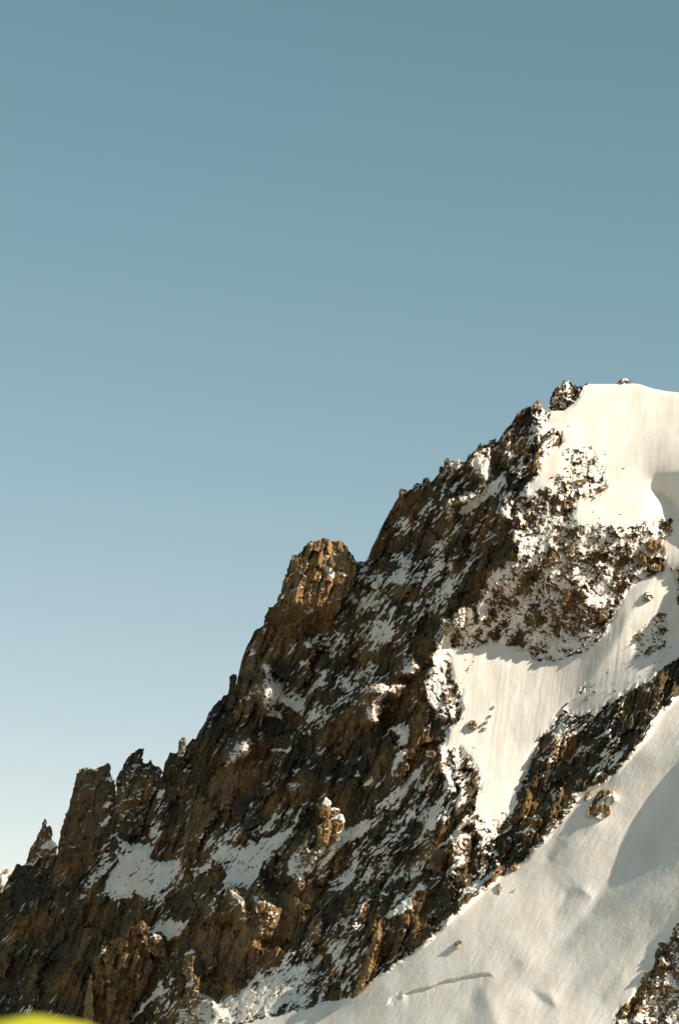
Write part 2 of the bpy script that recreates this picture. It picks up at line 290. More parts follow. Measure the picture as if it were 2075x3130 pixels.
paint(P('c5', (330, 1745), (425, 1745), (400, 1795), (360, 1800), (320, 1870), (330, 1950), (250, 2010), (200, 2100), (500, 2100), (450, 1950), (400, 1830), (410, 1780)), (-0.95, 1.05), 1, 16)  # tilted to imitate the cast shadow below the lip
paint(P('c5', (420, 1775), (560, 1690), (600, 1650), (670, 1645), (620, 1690), (500, 1745)), (-1.3, 0.95), 1, 6)
paint(P('c5', (690, 1820), (800, 1850), (830, 1920), (760, 1900)), (-1.25, 1.0), 1, 6)
# crests in the flank that stand out into the sun
CRESTS = [
    (P('t5', (740, 260), (790, 270), (800, 380), (820, 430), (860, 570), (810, 640), (800, 740), (740, 730), (720, 620), (690, 570), (620, 530), (680, 440), (740, 400)), 0.62),
    (P('t5', (390, 1100), (490, 990), (590, 960), (610, 1080), (520, 1150), (430, 1220), (385, 1170)), 0.50),
    (P('t5', (1120, 40), (1160, 35), (1200, 85), (1130, 110)), 0.9),
    (P('t3', (510, 1150), (600, 1160), (650, 1220), (580, 1300), (460, 1290)), 0.55),
    (P('t3', (150, 1400), (300, 1390), (500, 1400), (420, 1500), (330, 1490), (250, 1600), (70, 1568), (200, 1480)), 0.55),
    (P('t6', (150, 40), (250, 60), (240, 190), (130, 170)), 0.45),
    (P('t7', (1050, 420), (1130, 400), (1180, 460), (1290, 430), (1390, 420), (1230, 580), (1200, 660), (1120, 720), (1080, 830), (960, 690), (960, 580)), 0.55),
    (P('t7', (190, 1000), (240, 950), (250, 1060), (225, 1100)), 0.85),
    (P('t7', (390, 835), (450, 850), (520, 890), (550, 1000), (550, 1200), (510, 1100), (500, 1000), (430, 930)), 0.72),
    (P('t7', (560, 890), (700, 760), (750, 880), (800, 950), (880, 1050), (830, 1180), (760, 1290), (690, 1250), (640, 1060), (600, 960)), 0.10),
    (P('t7', (570, 1400), (620, 1270), (680, 1300), (650, 1410)), 0.0),
    (P('t1', (1180, 720), (1330, 680), (1340, 960), (1270, 1040), (1200, 940), (1150, 840)), 0.55),
    (P('t1', (900, 1210), (960, 1170), (1200, 1120), (1150, 1180), (1000, 1260), (960, 1390), (920, 1330)), 0.6),
    (P('t1', (1400, 1280), (1540, 1200), (1510, 1340), (1568, 1380), (1430, 1360)), 0.85),
    (P('t1', (930, 830), (1080, 830), (1060, 870), (960, 930)), 0.6),
    (P('c2', (1030, 1170), (1130, 1160), (1100, 1220), (1060, 1250), (1090, 1330), (1030, 1390), (1030, 1290), (990, 1250)), 0.5),
    (P('c3', (1060, 1823), (1080, 1740), (1180, 1640), (1270, 1670), (1330, 1760), (1280, 1850), (1060, 1900)), 0.72),
    (P('t6', (950, 1290), (1110, 1300), (1090, 1400), (980, 1480), (930, 1420), (980, 1380)), 0.3),
    (P('t8', (700, 930), (760, 920), (790, 1100), (830, 1180), (840, 1350), (780, 1380), (720, 1200), (740, 1080)), 0.15),
    (P('t8', (850, 1230), (980, 1140), (990, 1200), (900, 1330), (850, 1400)), 0.12),
]
for poly, fr in CRESTS:
    paint(poly, LIT, fr, 4, 1); WM = np.maximum(WM, .75 * sstep(-10, 4, sdist(poly, CU, CV)))  # brighter warm tone painted in to imitate sunlight on the crests
for poly in (P('c3', (500, 1900), (520, 1560), (620, 1420), (690, 1300), (840, 1200), (1000, 1350), (990, 1450), (900, 1600), (780, 1750), (760, 1900)),
             P('c4', (0, 1230), (60, 1100), (200, 1020), (300, 1000), (500, 1100), (480, 1250), (560, 1100), (700, 1000), (740, 1100), (600, 1300), (480, 1500), (150, 1550), (0, 1400)),
             P('c2', (250, 1100), (330, 900), (400, 800), (560, 480), (720, 480), (700, 800), (560, 900), (450, 1060)),
             P('t6', (160, 450), (300, 400), (340, 560), (330, 740), (220, 760)), P('t6', (560, 180), (690, 20), (720, 280), (770, 400), (680, 560), (590, 640), (570, 460)),
             P('c3', (1060, 860), (1110, 560), (1330, 300), (1540, 250), (1540, 330), (1300, 640), (1130, 720), (1100, 880)),
             P('c3', (300, 1000), (345, 790), (410, 530), (460, 330), (560, 330), (500, 640), (420, 980)),
             P('c4', (620, 1400), (680, 1230), (720, 1165), (740, 1180), (735, 1260), (690, 1390)),
             P('c3', (0, 1380), (30, 1370), (40, 1500), (0, 1560)), P('c3', (1180, 1000), (1210, 1000), (1190, 1230), (1140, 1230)),
             P('t3', (390, 430), (650, 440), (640, 590), (470, 600), (390, 540))):
    WM = np.maximum(WM, .62 * sstep(-12, 14, sdist(poly, CU, CV)))
OUTCROP = P('c5', (1568, 1410), (1500, 1530), (1450, 1540), (1430, 1650), (1410, 1700), (1350, 1730), (1340, 1790), (1270, 1880), (1200, 1950), (1170, 2019), (1130, 2250), (2200, 2250), (2200, 1300))
paint(OUTCROP, (-0.35, 0.8), 0.36, 4, 1); WM = np.maximum(WM, .5 * sstep(-4, 6, sdist(OUTCROP, CU, CV)))
paint(P('c5', (1568, 1410), (1500, 1530), (1450, 1540), (1410, 1700), (1470, 1760), (1568, 1700)), (-0.9, 0.7), 0.12, 6, 1)

# ------------------------------------------------------------------ integrate the slopes to one relief
def integrate(gx, gv):
    Gx = np.concatenate([gx, -gx[:, ::-1]], 1); Gx = np.concatenate([Gx, Gx[::-1]], 0)
    Gv = np.concatenate([gv, gv[:, ::-1]], 1); Gv = np.concatenate([Gv, -Gv[::-1]], 0)
    kx = np.fft.fftfreq(Gx.shape[1]) * 2j * np.pi; kv = np.fft.fftfreq(Gx.shape[0])[:, None] * 2j * np.pi
    den = (np.abs(kx) ** 2 + np.abs(kv) ** 2); den[0, 0] = 1
    Hf = (-kx * np.fft.fft2(Gx) - kv * np.fft.fft2(Gv)) / den; Hf[0, 0] = 0
    return np.real(np.fft.ifft2(Hf))[:gx.shape[0], :gx.shape[1]]
# the smooth snow keeps its slope; what does not add up is taken by the broken rock between
firm = np.clip(np.maximum(sstep(.7, .98, blur(FR, 2)), .34 * (1 - blur(BL, 4))), 0.06, 1)
firm = np.maximum(firm, .5 * sstep(-6, 6, sdist(DARKRIB, CU, CV)))
tx, tu = GX.copy(), GU.copy()
for _ in range(20):
    HM = integrate(tx, -tu) * (2 * DU)
    gx_, gu_ = np.gradient(HM, 2 * DU, axis=1), -np.gradient(HM, 2 * DU, axis=0)
    tx += 1.3 * firm * (GX - gx_); tu += 1.3 * firm * (GU - gu_)
HM = integrate(tx, -tu) * (2 * DU)
def cidx(u, v): return (np.asarray(u) - U0) / (2 * DU), (np.asarray(v) - V0) / (2 * DU)
# crests stand proud far enough to catch the light that comes over the ground above them
def clearance(u, v, k0=30.0):
    k = np.arange(k0, 1700.0, 6.0)
    x, y = cidx(u + k * RDX, v - k * RDU)
    ok = (x < HM.shape[1] - 2) & (y > 1)
    x0, y0 = cidx(np.array([u]), np.array([v]))
    if not ok.any(): return 0.0
    need = -bil(HM, x, y) - RAY * k + bil(HM, x0, y0)[0]
    return max(0.0, float(need[ok].max()))
LIFTS = []
for poly, fr in sorted(CRESTS, key=lambda c: -np.mean([p[0] for p in c[0]])):
    c = np.mean(np.array(poly), 0)
    need = clearance(c[0], c[1])
    lift = min(need + 46, 300)
    LIFTS.append((round(c[0]), round(c[1]), round(need)))
    HM -= lift * sstep(-28, 18, sdist(poly, CU, CV))
print('LIFTS', LIFTS)

# ------------------------------------------------------------------ fine grid
fu = np.arange(U0, U1 - 2 * DU, DU); fv = np.arange(V0, V1 - 2 * DU, DU)
FU, FV = np.meshgrid(fu, fv)
wu = 7 * perlin(FU / 26, FV / 26, 51) + 4 * perlin(FU / 9, FV / 9, 52); wv = 7 * perlin(FU / 26, FV / 26, 53) + 4 * perlin(FU / 9, FV / 9, 54)
H0 = blur(bil(HM, *cidx(FU, FV)), 2)
ragged = 1 - 0.3 * sstep(0.9, 1.0, bil(FR, *cidx(FU, FV)))
FRF = bil(FR, *cidx(FU + wu * ragged, FV + wv * ragged))
BLF = bil(BL, *cidx(FU, FV))

AU = FU + 20 * perlin(FU / 190, FV / 190, 71) + 6 * perlin(FU / 70, FV / 70, 72)
AV = FV + 20 * perlin(FU / 190, FV / 190, 73) + 6 * perlin(FU / 70, FV / 70, 74)
def ridge(u, v, deg, al, ac, seed): return aniso(u, v, deg, al, ac, seed, True) - .45
def joint(u, v, deg, al, ac, seed, p=7): return np.clip(aniso(u, v, deg, al, ac, seed, True), 0, 1) ** p
rib = -26 * ridge(AU, AV, 62, 460, 120, 19) - 13 * ridge(AU, AV, 68, 240, 56, 20)
fl = -7 * ridge(AU, AV, 70, 190, 34, 1) - 3.6 * ridge(AU, AV, 74, 90, 17, 2) + 1.8 * ridge(AU, AV, 72, 46, 8, 3) - 1.2 * ridge(AU, AV, 73, 26, 5, 17)
jn = 14 * joint(AU, AV, 69, 300, 46, 23) + 8 * joint(AU, AV, 74, 150, 22, 24) + 7 * joint(AU, AV, -20, 120, 60, 25, 9) + 3 * joint(AU, AV, 35, 110, 40, 26, 9)
dg = 4.5 * aniso(AU, AV, 50, 130, 40, 4) + 2.4 * aniso(AU, AV, 47, 60, 17, 5) + 1.3 * aniso(AU, AV, 45, 30, 8, 6)
f0, c0_ = facets(FU + 2 * wu, FV + 2 * wv, 64, 150, 74, 14, 0.7)
f1, c1_ = facets(FU + wu, FV + wv, 62, 62, 36, 11, 0.8)
f2, c2_ = facets(FU + wu * .6, FV + wv * .6, 58, 26, 15, 21, 0.8)
f3, c3_ = facets(FU, FV, 40, 11, 8, 31, 0.8)
lump = 22 * perlin(FU / 150, FV / 150, 7) + 9 * perlin(FU / 64, FV / 64, 8)
fine = 1.1 * perlin(FU / 8, FV / 8, 9)
blk, c4_ = facets(FU + wu * .8, FV + wv * .8, 75, 34, 26, 35, 1.0)
SLAB = np.maximum(sstep(.05, .35, perlin(FU / 140, FV / 190, 75) + .3 * aniso(AU, AV, 66, 160, 50, 76)), 1 - sstep(.04, .07, bil(FR, *cidx(FU + wu, FV + wv))))
rgh = 1 - .72 * SLAB
DET = (1 - BLF) * (rib + fl * (.55 + .45 * rgh) + jn * (1.3 - .3 * rgh) + dg * rgh + f0 * .8 + 0.8 * f1 + 0.6 * f2 * rgh + 0.45 * f3 * rgh) + \
      BLF * (-11 * ridge(AU, AV, 55, 150, 50, 22) + .35 * fl + .4 * jn + 0.2 * dg + 0.7 * f1 + 0.6 * blk + 1.0 * f2 + 1.0 * f3) + fine
# snow lies on the ramps and ledges
LL = P('c3', (0, 1150), (300, 1050), (480, 1150), (640, 1080), (900, 1150), (880, 1250), (700, 1300), (560, 1450), (500, 1600), (500, 1900), (-300, 1900), (-300, 1150))
LLM = bil(sstep(-25, 25, sdist(LL, CU, CV)), *cidx(FU, FV))
MD = blur(DET - (1 - BLF) * .5 * (rib + f0), 1); up = -np.gradient(MD, DU, axis=0); lx = np.gradient(MD, DU, axis=1)
streak = 0.30 * aniso(AU, AV, 52, 110, 16, 41) + 0.50 * aniso(AU, AV, 50, 52, 8, 42) + 0.60 * aniso(AU, AV, 46, 22, 5, 44) + 0.50 * aniso(AU, AV, 50, 10, 4, 45) + 0.3 * perlin(FU / 34, FV / 34, 43)
clump = 0.3 * perlin(FU / 26, FV / 20, 46) + 0.5 * perlin(FU / 9, FV / 7.5, 47) + 0.7 * perlin(FU / 4.6, FV / 4.2, 48) + .4 * aniso(AU, AV, 58, 30, 6, 55)
sk_ = (1 - BLF) * streak / np.std(streak) + BLF * clump / np.std(clump)
thin = 0.6 * aniso(AU, AV, 60, 74, 7, 141) + 0.6 * aniso(AU, AV, 57, 36, 4.5, 142) + 0.3 * aniso(AU, AV, 50, 14, 5, 145) + .35 * perlin(FU / 40, FV / 40, 143)
sk_ = (1 - LLM) * sk_ + LLM * thin / np.std(thin) * 1.25
upb = up + (0.7 * BLF - 0.25 * (1 - BLF)) * lx
met = upb / np.std(up) * (0.50 + 0.2 * BLF) * (1 - .6 * LLM) + sk_ * 0.9
FRF = np.where(FRF < 0.8, np.clip(FRF * (1 - .6 * SLAB * (1 - BLF)) * (1 - .5 * LLM) * np.where(BLF > .5, 1.12, .85) * (1 + (1.2 - .2 * BLF) * (0.7 * perlin(FU / 75, FV / 60, 49) + .8 * aniso(AU, AV, 54, 130, 36, 50)) * 1.4), 0, .85), FRF)
smp = np.sort(met[::7, ::7].ravel())
RANK = np.searchsorted(smp, met) / len(smp)
def snow_from(frac, rank, soft=0.05):
    fr = np.clip(frac * 1.03 - 0.01, 0, 1.1)
    return sstep(-soft, soft, rank - (1 - fr)) * sstep(0.0, 0.02, fr)
SNOW = snow_from(FRF, RANK, .075 + .11 * (1 - BLF) * (1 - sstep(.9, .99, FRF)))
keep = blur(SNOW, 2)
PURE = sstep(0.72, 0.97, blur(FRF, 5))
# runnels and sastrugi in the pure snow
isfront = sstep(-20, 20, sdist(FRONTPOLY, CU, CV)); isfront = bil(isfront, *cidx(FU, FV))
run = (1 - isfront) * (1.2 * aniso(FU + wu, FV, 79, 240, 40, 61) + 0.75 * aniso(FU + .5 * wu, FV, 83, 150, 12, 62) + .4 * aniso(FU + .4 * wu, FV, 80, 80, 6, 69)) + \
      isfront * (1.3 * aniso(FU, FV, 48, 260, 60, 63) + 0.6 * aniso(FU + wu, FV, 55, 110, 12, 64) + 0.42 * aniso(FU, FV, 62, 50, 6, 65) + .25 * perlin(FU / 10, FV / 10, 68)) + \
      0.45 * perlin(FU / 22, FV / 22, 66) + 3.0 * perlin(FU / 90, FV / 90, 67)
NEAR = 1 - sstep(.25, .92, blur(bil(FR, *cidx(FU, FV)), 12))
BIGD = (1 - BLF) * (rib + .8 * f0)
HF = H0 + (lump + BIGD) * NEAR * (1 - PURE) + (DET - BIGD) * (1 - 0.62 * keep) * (1 - PURE) * (1 - .8 * sstep(.12, .5, isfront) * (1 - sstep(.5, .9, BLF))) + run * PURE * np.where((FU > 1500) & (FV < 1660), .35, .8) - 1.4 * keep

for pl in TRENCH:
    t_ = bil(sdist(pl, CU, CV), *cidx(FU + wu * .35, FV + wv * .35))
    HF = HF + 8 * sstep(-4, 7, t_) * (.9 + .3 * perlin(FU / 30, FV / 30, 77))
# bergschrund: the upper snow ends in a lip, the lower snow starts behind it
lipv = np.interp(FU, CREVASSE[:, 0], CREVASSE[:, 1]) + 5 * perlin(FU / 48, FU * 0, 85) + 3 * perlin(FU / 17, FU * 0, 78) + 1.2 * perlin(FU / 6, FU * 0, 79)
dv = FV - lipv
ends = sstep(CREVASSE[0, 0], CREVASSE[0, 0] + 25, FU) * (1 - sstep(CREVASSE[-1, 0] - 48, CREVASSE[-1, 0] - 4, FU))
HF = HF + ends * 15 * sstep(-1.5, 2.5, dv) * np.exp(-np.clip(dv, 0, None) / 24)
# ------------------------------------------------------------------ rock colours (the stone's own, plus sun warmth painted on crests and broken ground)
def rock_colour(u, v, cells):
    n1 = perlin(u / 120, v / 120, 81); n2 = aniso(u, v, 70, 120, 26, 82); n3 = perlin(u / 14, v / 14, 83) + .9 * aniso(u, v, 72, 70, 7, 84) + .5 * aniso(u, v, 66, 200, 16, 85)
    base = np.stack([np.full(u.shape, .090), np.full(u.shape, .066), np.full(u.shape, .035)], -1)
    rust = np.stack([np.full(u.shape, .200), np.full(u.shape, .116), np.full(u.shape, .042)], -1)
    grey = np.stack([np.full(u.shape, .050), np.full(u.shape, .045), np.full(u.shape, .034)], -1)
    a = sstep(0.0, 0.6, n1 * .7 + n2 * .6)[..., None]; b = sstep(0.05, 0.6, -n1 * .8 - n2 * .3)[..., None]
    c = base * (1 - a) + rust * a; c = c * (1 - b) + grey * b
    return c * (0.72 + 0.55 * cells + 0.28 * n3).clip(.3, 2)[..., None]
cells_ = 0.5 * c1_ + 0.3 * c2_ + 0.2 * c3_
ROCK = rock_colour(FU, FV, cells_)
WMF = np.maximum(bil(WM, *cidx(FU + wu, FV + wv)), .45 * BLF * sstep(.35, .75, c2_) + .15 * BLF)[..., None]
ROCK = ROCK * (1 - WMF) + WMF * np.array([.33, .208, .092]) * (.35 + .8 * cells_ + .3 * np.clip(aniso(FU, FV, 72, 90, 9, 86), -1, 1))[..., None]  # warm albedo: golden stone, and painted sunlight on crests and blocky zones

# ------------------------------------------------------------------ materials
def nd(t, kind, **kw):
    n = t.nodes.new(kind)
    for k, val in kw.items(): setattr(n, k, val)
    return n
def mountain_material(name, by_normal=False):
    m = bpy.data.materials.new(name); m.use_nodes = True; t = m.node_tree; t.nodes.clear(); L = t.links.new
    out = nd(t, 'ShaderNodeOutputMaterial'); bs = nd(t, 'ShaderNodeBsdfPrincipled'); L(bs.outputs[0], out.inputs[0])
    geo = nd(t, 'ShaderNodeNewGeometry')
    nz = nd(t, 'ShaderNodeTexNoise'); nz.inputs['Scale'].default_value = 1.1; nz.inputs['Detail'].default_value = 6; nz.inputs['Roughness'].default_value = .65
    L(geo.outputs['Position'], nz.inputs['Vector'])
    if by_normal:
        sep = nd(t, 'ShaderNodeSeparateXYZ'); L(geo.outputs['Normal'], sep.inputs[0]); sf = sep.outputs['Z']
        rgb = nd(t, 'ShaderNodeObjectInfo')
        cr = nd(t, 'ShaderNodeValToRGB'); L(rgb.outputs['Random'], cr.inputs[0])
        cr.color_ramp.elements[0].color = (.10, .072, .040, 1); cr.color_ramp.elements[1].color = (.24, .145, .062, 1)
        rc = cr.outputs[0]; lo, hi = 0.62, 0.80
    else:
        at = nd(t, 'ShaderNodeAttribute', attribute_name='snow'); sf = at.outputs['Fac']
        ac = nd(t, 'ShaderNodeAttribute', attribute_name='stone'); rc = ac.outputs['Color']; lo, hi = 0.25, 0.77
    ad = nd(t, 'ShaderNodeMath', operation='MULTIPLY_ADD'); ad.inputs[1].default_value = .5; ad.inputs[2].default_value = -.25; L(nz.outputs['Fac'], ad.inputs[0])
    sm = nd(t, 'ShaderNodeMath', operation='ADD'); L(sf, sm.inputs[0]); L(ad.outputs[0], sm.inputs[1])
    mr = nd(t, 'ShaderNodeMapRange'); mr.interpolation_type = 'SMOOTHSTEP'; mr.inputs['From Min'].default_value = lo; mr.inputs['From Max'].default_value = hi; L(sm.outputs[0], mr.inputs['Value'])
    # stone grain
    n2 = nd(t, 'ShaderNodeTexNoise'); n2.inputs['Scale'].default_value = .55; n2.inputs['Detail'].default_value = 7; n2.inputs['Roughness'].default_value = .7
    m2 = nd(t, 'ShaderNodeMapping'); m2.inputs['Rotation'].default_value = (0, math.radians(18), 0); m2.inputs['Scale'].default_value = (1.3, 1.3, .34)
    L(geo.outputs['Position'], m2.inputs[0]); L(m2.outputs[0], n2.inputs['Vector'])
    gr = nd(t, 'ShaderNodeMapRange'); gr.inputs['From Min'].default_value = .3; gr.inputs['From Max'].default_value = .7; gr.inputs['To Min'].default_value = .5; gr.inputs['To Max'].default_value = 1.5; L(n2.outputs['Fac'], gr.inputs['Value'])
    rk = nd(t, 'ShaderNodeVectorMath', operation='SCALE'); L(rc, rk.inputs[0]); L(gr.outputs[0], rk.inputs['Scale'])
    # snow with dust
    n3 = nd(t, 'ShaderNodeTexNoise'); n3.inputs['Scale'].default_value = .06; n3.inputs['Detail'].default_value = 6; n3.inputs['Roughness'].default_value = .6
    mp = nd(t, 'ShaderNodeMapping'); mp.inputs['Rotation'].default_value = (0, math.radians(-35), 0); mp.inputs['Scale'].default_value = (1.6, .6, .5)
    L(geo.outputs['Position'], mp.inputs[0]); L(mp.outputs[0], n3.inputs['Vector'])
    cs = nd(t, 'ShaderNodeValToRGB'); L(n3.outputs['Fac'], cs.inputs[0])
    cs.color_ramp.elements[0].position = .32; cs.color_ramp.elements[0].color = (.74, .665, .56, 1)
    cs.color_ramp.elements[1].position = .62; cs.color_ramp.elements[1].color = (.86, .81, .73, 1)
    mx = nd(t, 'ShaderNodeMix', data_type='RGBA'); L(mr.outputs[0], mx.inputs['Factor']); L(rk.outputs[0], mx.inputs['A']); L(cs.outputs[0], mx.inputs['B'])
    L(mx.outputs['Result'], bs.inputs['Base Color'])
    bs.inputs['Roughness'].default_value = .92; bs.inputs['Specular IOR Level'].default_value = .15
    bh = nd(t, 'ShaderNodeMath', operation='MULTIPLY_ADD'); inv = nd(t, 'ShaderNodeMath', operation='SUBTRACT'); inv.inputs[0].default_value = 1.0; L(mr.outputs[0], inv.inputs[1])
    bh.inputs[1].default_value = .65; bh.inputs[2].default_value = .12; L(inv.outputs[0], bh.inputs[0])
    bp = nd(t, 'ShaderNodeBump'); bp.inputs['Distance'].default_value = 1.0; L(bh.outputs[0], bp.inputs['Strength']); L(n2.outputs['Fac'], bp.inputs['Height']); L(bp.outputs[0], bs.inputs['Normal'])
    return m
MAT = mountain_material('rock_and_snow')
BOULDER_MAT = mountain_material('boulder_rock', True)

# ------------------------------------------------------------------ mesh building
def tag(o, label=None, cat=None, group=None, kind=None):
    for k, val in (('label', label), ('category', cat), ('group', group), ('kind', kind)):
        if val: o[k] = val
    return o
def grid_object(name, pos, faces, snow, stone, parent=None):
    used, inv = np.unique(faces.ravel(), return_inverse=True)
    f = inv.reshape(faces.shape).astype(np.int32)
    me = bpy.data.meshes.new(name)
    me.vertices.add(len(used)); me.vertices.foreach_set('co', pos[used].astype(np.float32).ravel())
    me.loops.add(f.size); me.loops.foreach_set('vertex_index', f.ravel())
    me.polygons.add(len(f)); me.polygons.foreach_set('loop_start', np.arange(0, f.size, 4, dtype=np.int32))
    me.polygons.foreach_set('use_smooth', np.ones(len(f), bool))
    me.update(calc_edges=True)
    a = me.attributes.new('snow', 'FLOAT', 'POINT'); a.data.foreach_set('value', snow[used].astype(np.float32))
    s = stone[used]; s = np.concatenate([s, np.ones((len(s), 1))], 1)
    a = me.attributes.new('stone', 'FLOAT_COLOR', 'POINT'); a.data.foreach_set('color', s.astype(np.float32).ravel())
    me.materials.append(MAT)
    o = bpy.data.objects.new(name, me); COL.objects.link(o)
    if parent: o.parent = parent
    return o

# skyline of the main mass
SKY = (P('s', (-200, 2760), (-60, 2756)) +
       P('c3', (0, 1075), (30, 985), (65, 930), (95, 870), (115, 860), (125, 885), (165, 850), (200, 800), (240, 780), (330, 790), (350, 850), (420, 800), (480, 620), (640, 560), (690, 480), (720, 560), (800, 520), (900, 400), (975, 330),
         (985, 270), (1020, 200), (1045, 210), (1070, 195), (1112, 160), (1150, 118), (1170, 118), (1200, 60), (1240, 0)) +
       P('c2', (75, 1330), (105, 1285), (150, 1250), (165, 1225), (195, 1215), (240, 1150), (265, 1050), (275, 1000), (300, 940), (330, 880), (350, 835), (395, 815), (420, 790), (480, 740), (560, 640), (700, 520), (850, 430), (960, 425), (1010, 425), (1025, 415),
         (1050, 340), (1085, 280), (1110, 215), (1140, 160), (1190, 70), (1215, 35)) +
       P('c1', (195, 660), (225, 650), (260, 635), (285, 615), (320, 612), (350, 600), (390, 560), (415, 515), (440, 500), (470, 502), (520, 500), (535, 470), (570, 440), (600, 425), (660, 400), (675, 400), (715, 345), (760, 285), (800, 240), (850, 218),
         (892, 238), (925, 250), (1000, 250), (1050, 215), (1080, 170), (1100, 130), (1130, 118), (1250, 118), (1350, 115), (1380, 120), (1440, 140), (1500, 152), (1568, 160)) +
       P('s', (2140, 1212), (2400, 1240)))
sk = np.array(SKY); o_ = np.argsort(sk[:, 0], kind='stable'); sk = sk[o_]
vs = np.interp(fu, sk[:, 0], sk[:, 1])
jag = (9 * np.abs(perlin(fu / 15, fu * 0, 91)) + 3.0 * perlin(fu / 6, fu * 0 + .5, 92)) * (fu < 1665) - 2
vs = vs - np.where(fu < 1665, jag, 0)
NV, NU = FU.shape
Vg = FV.copy()
first = np.clip(np.ceil((vs - V0) / DU).astype(int), 1, NV - 1)      # first row inside
rows = np.arange(NV)[:, None]
Vg = np.where(rows == first[None, :] - 1, vs[None, :], Vg)
valid = rows >= first[None, :] - 1
# the crest rolls back a little
dep = np.clip((Vg - vs[None, :]) / 22.0, 0, 1)
HF = HF + 10 * (1 - np.sqrt(1 - (1 - dep) ** 2)) * (FU < 1665) + 6 * (1 - dep) ** 2 * (FU >= 1665)
POS = place(FU, Vg, HF).reshape(-1, 3)
idx = np.arange(NV * NU).reshape(NV, NU)
q = np.stack([idx[1:, :-1], idx[1:, 1:], idx[:-1, 1:], idx[:-1, :-1]], -1)
qok = valid[:-1, :-1] & valid[:-1, 1:]
# which piece of the mountain a facet belongs to
ccu, ccv = FU[:-1, :-1] + DU / 2, FV[:-1, :-1] + DU / 2
def region(poly):
    return bil(sdist(poly, CU, CV), *cidx(ccu + wu[:-1, :-1] * .4, ccv + wv[:-1, :-1] * .4)) > 0
REG = np.zeros(q.shape[:2], int)
DOME = P('s', (1600, 1500), (1640, 1440), (1660, 1395), (1722, 1352), (1700, 1320), (1640, 1335), (1680, 1262), (1722, 1240), (1784, 1100), (2400, 1100), (2400, 1640), (2075, 1600), (1990, 1590), (1880, 1622), (1810, 1600), (1740, 1612), (1745, 1560), (1800, 1530), (1862, 1480), (1850, 1420), (1800, 1365), (1720, 1370), (1680, 1450))
REG[region(DOME)] = 1; REG[region(COUL)] = 2; REG[region(DARKRIB)] = 3; REG[region(FRONTPOLY)] = 4; REG[region(OUTCROP)] = 5
names = {0: ('mountain', 'steep brown rock face streaked with snow, in shade below the jagged skyline'),
         1: ('summit_snowfield', 'smooth bright snow dome forming the summit at the right'),
         2: ('snow_gully', 'sunlit snow couloir running down between the rock crest and the dark rib'),
         3: ('rock_rib', 'dark shaded rock rib between the sunlit couloir and the lower snow slope'),
         4: ('snow_slope', 'broad smooth snow slope crossing the lower right, with long soft shadows'),
         5: ('rock_outcrop', 'brown rock outcrop dusted with snow in the bottom right corner')}
sn_flat, st_flat = SNOW.ravel(), ROCK.reshape(-1, 3)
for r, (nm, lab) in names.items():
    sel = qok & (REG == r)
    o = grid_object(nm, POS, q[sel], sn_flat, st_flat)
    tag(o, lab, 'mountain' if r == 0 else nm.replace('_', ' '), kind='structure')
# far side of the mountain and its foot, so the mass is solid
def strip(name, a, b, snow_v, label, cat):
    n = len(a); pos = np.concatenate([a, b]); i = np.arange(n - 1)
    f = np.stack([i, i + 1, n + i + 1, n + i], -1)
    o = grid_object(name, pos, f, np.full(2 * n, snow_v), np.tile(np.array([[.11, .085, .05]]), (2 * n, 1)))
    return tag(o, label, cat, kind='structure')
top = POS.reshape(NV, NU, 3)[first - 1, np.arange(NU)][::4]
strip('mountain_back', top, top + np.array([30, 420, -420.0]), 0.0, 'far side of the ridge, falling away behind the skyline', 'mountain')
bot = POS.reshape(NV, NU, 3)[-1][::4]; foot = bot * np.array([1, .84, 0]) + np.array([0, 0, -1.7])
strip('mountain_foot', bot, foot, 1.0, 'snow apron at the foot of the face', 'snow')

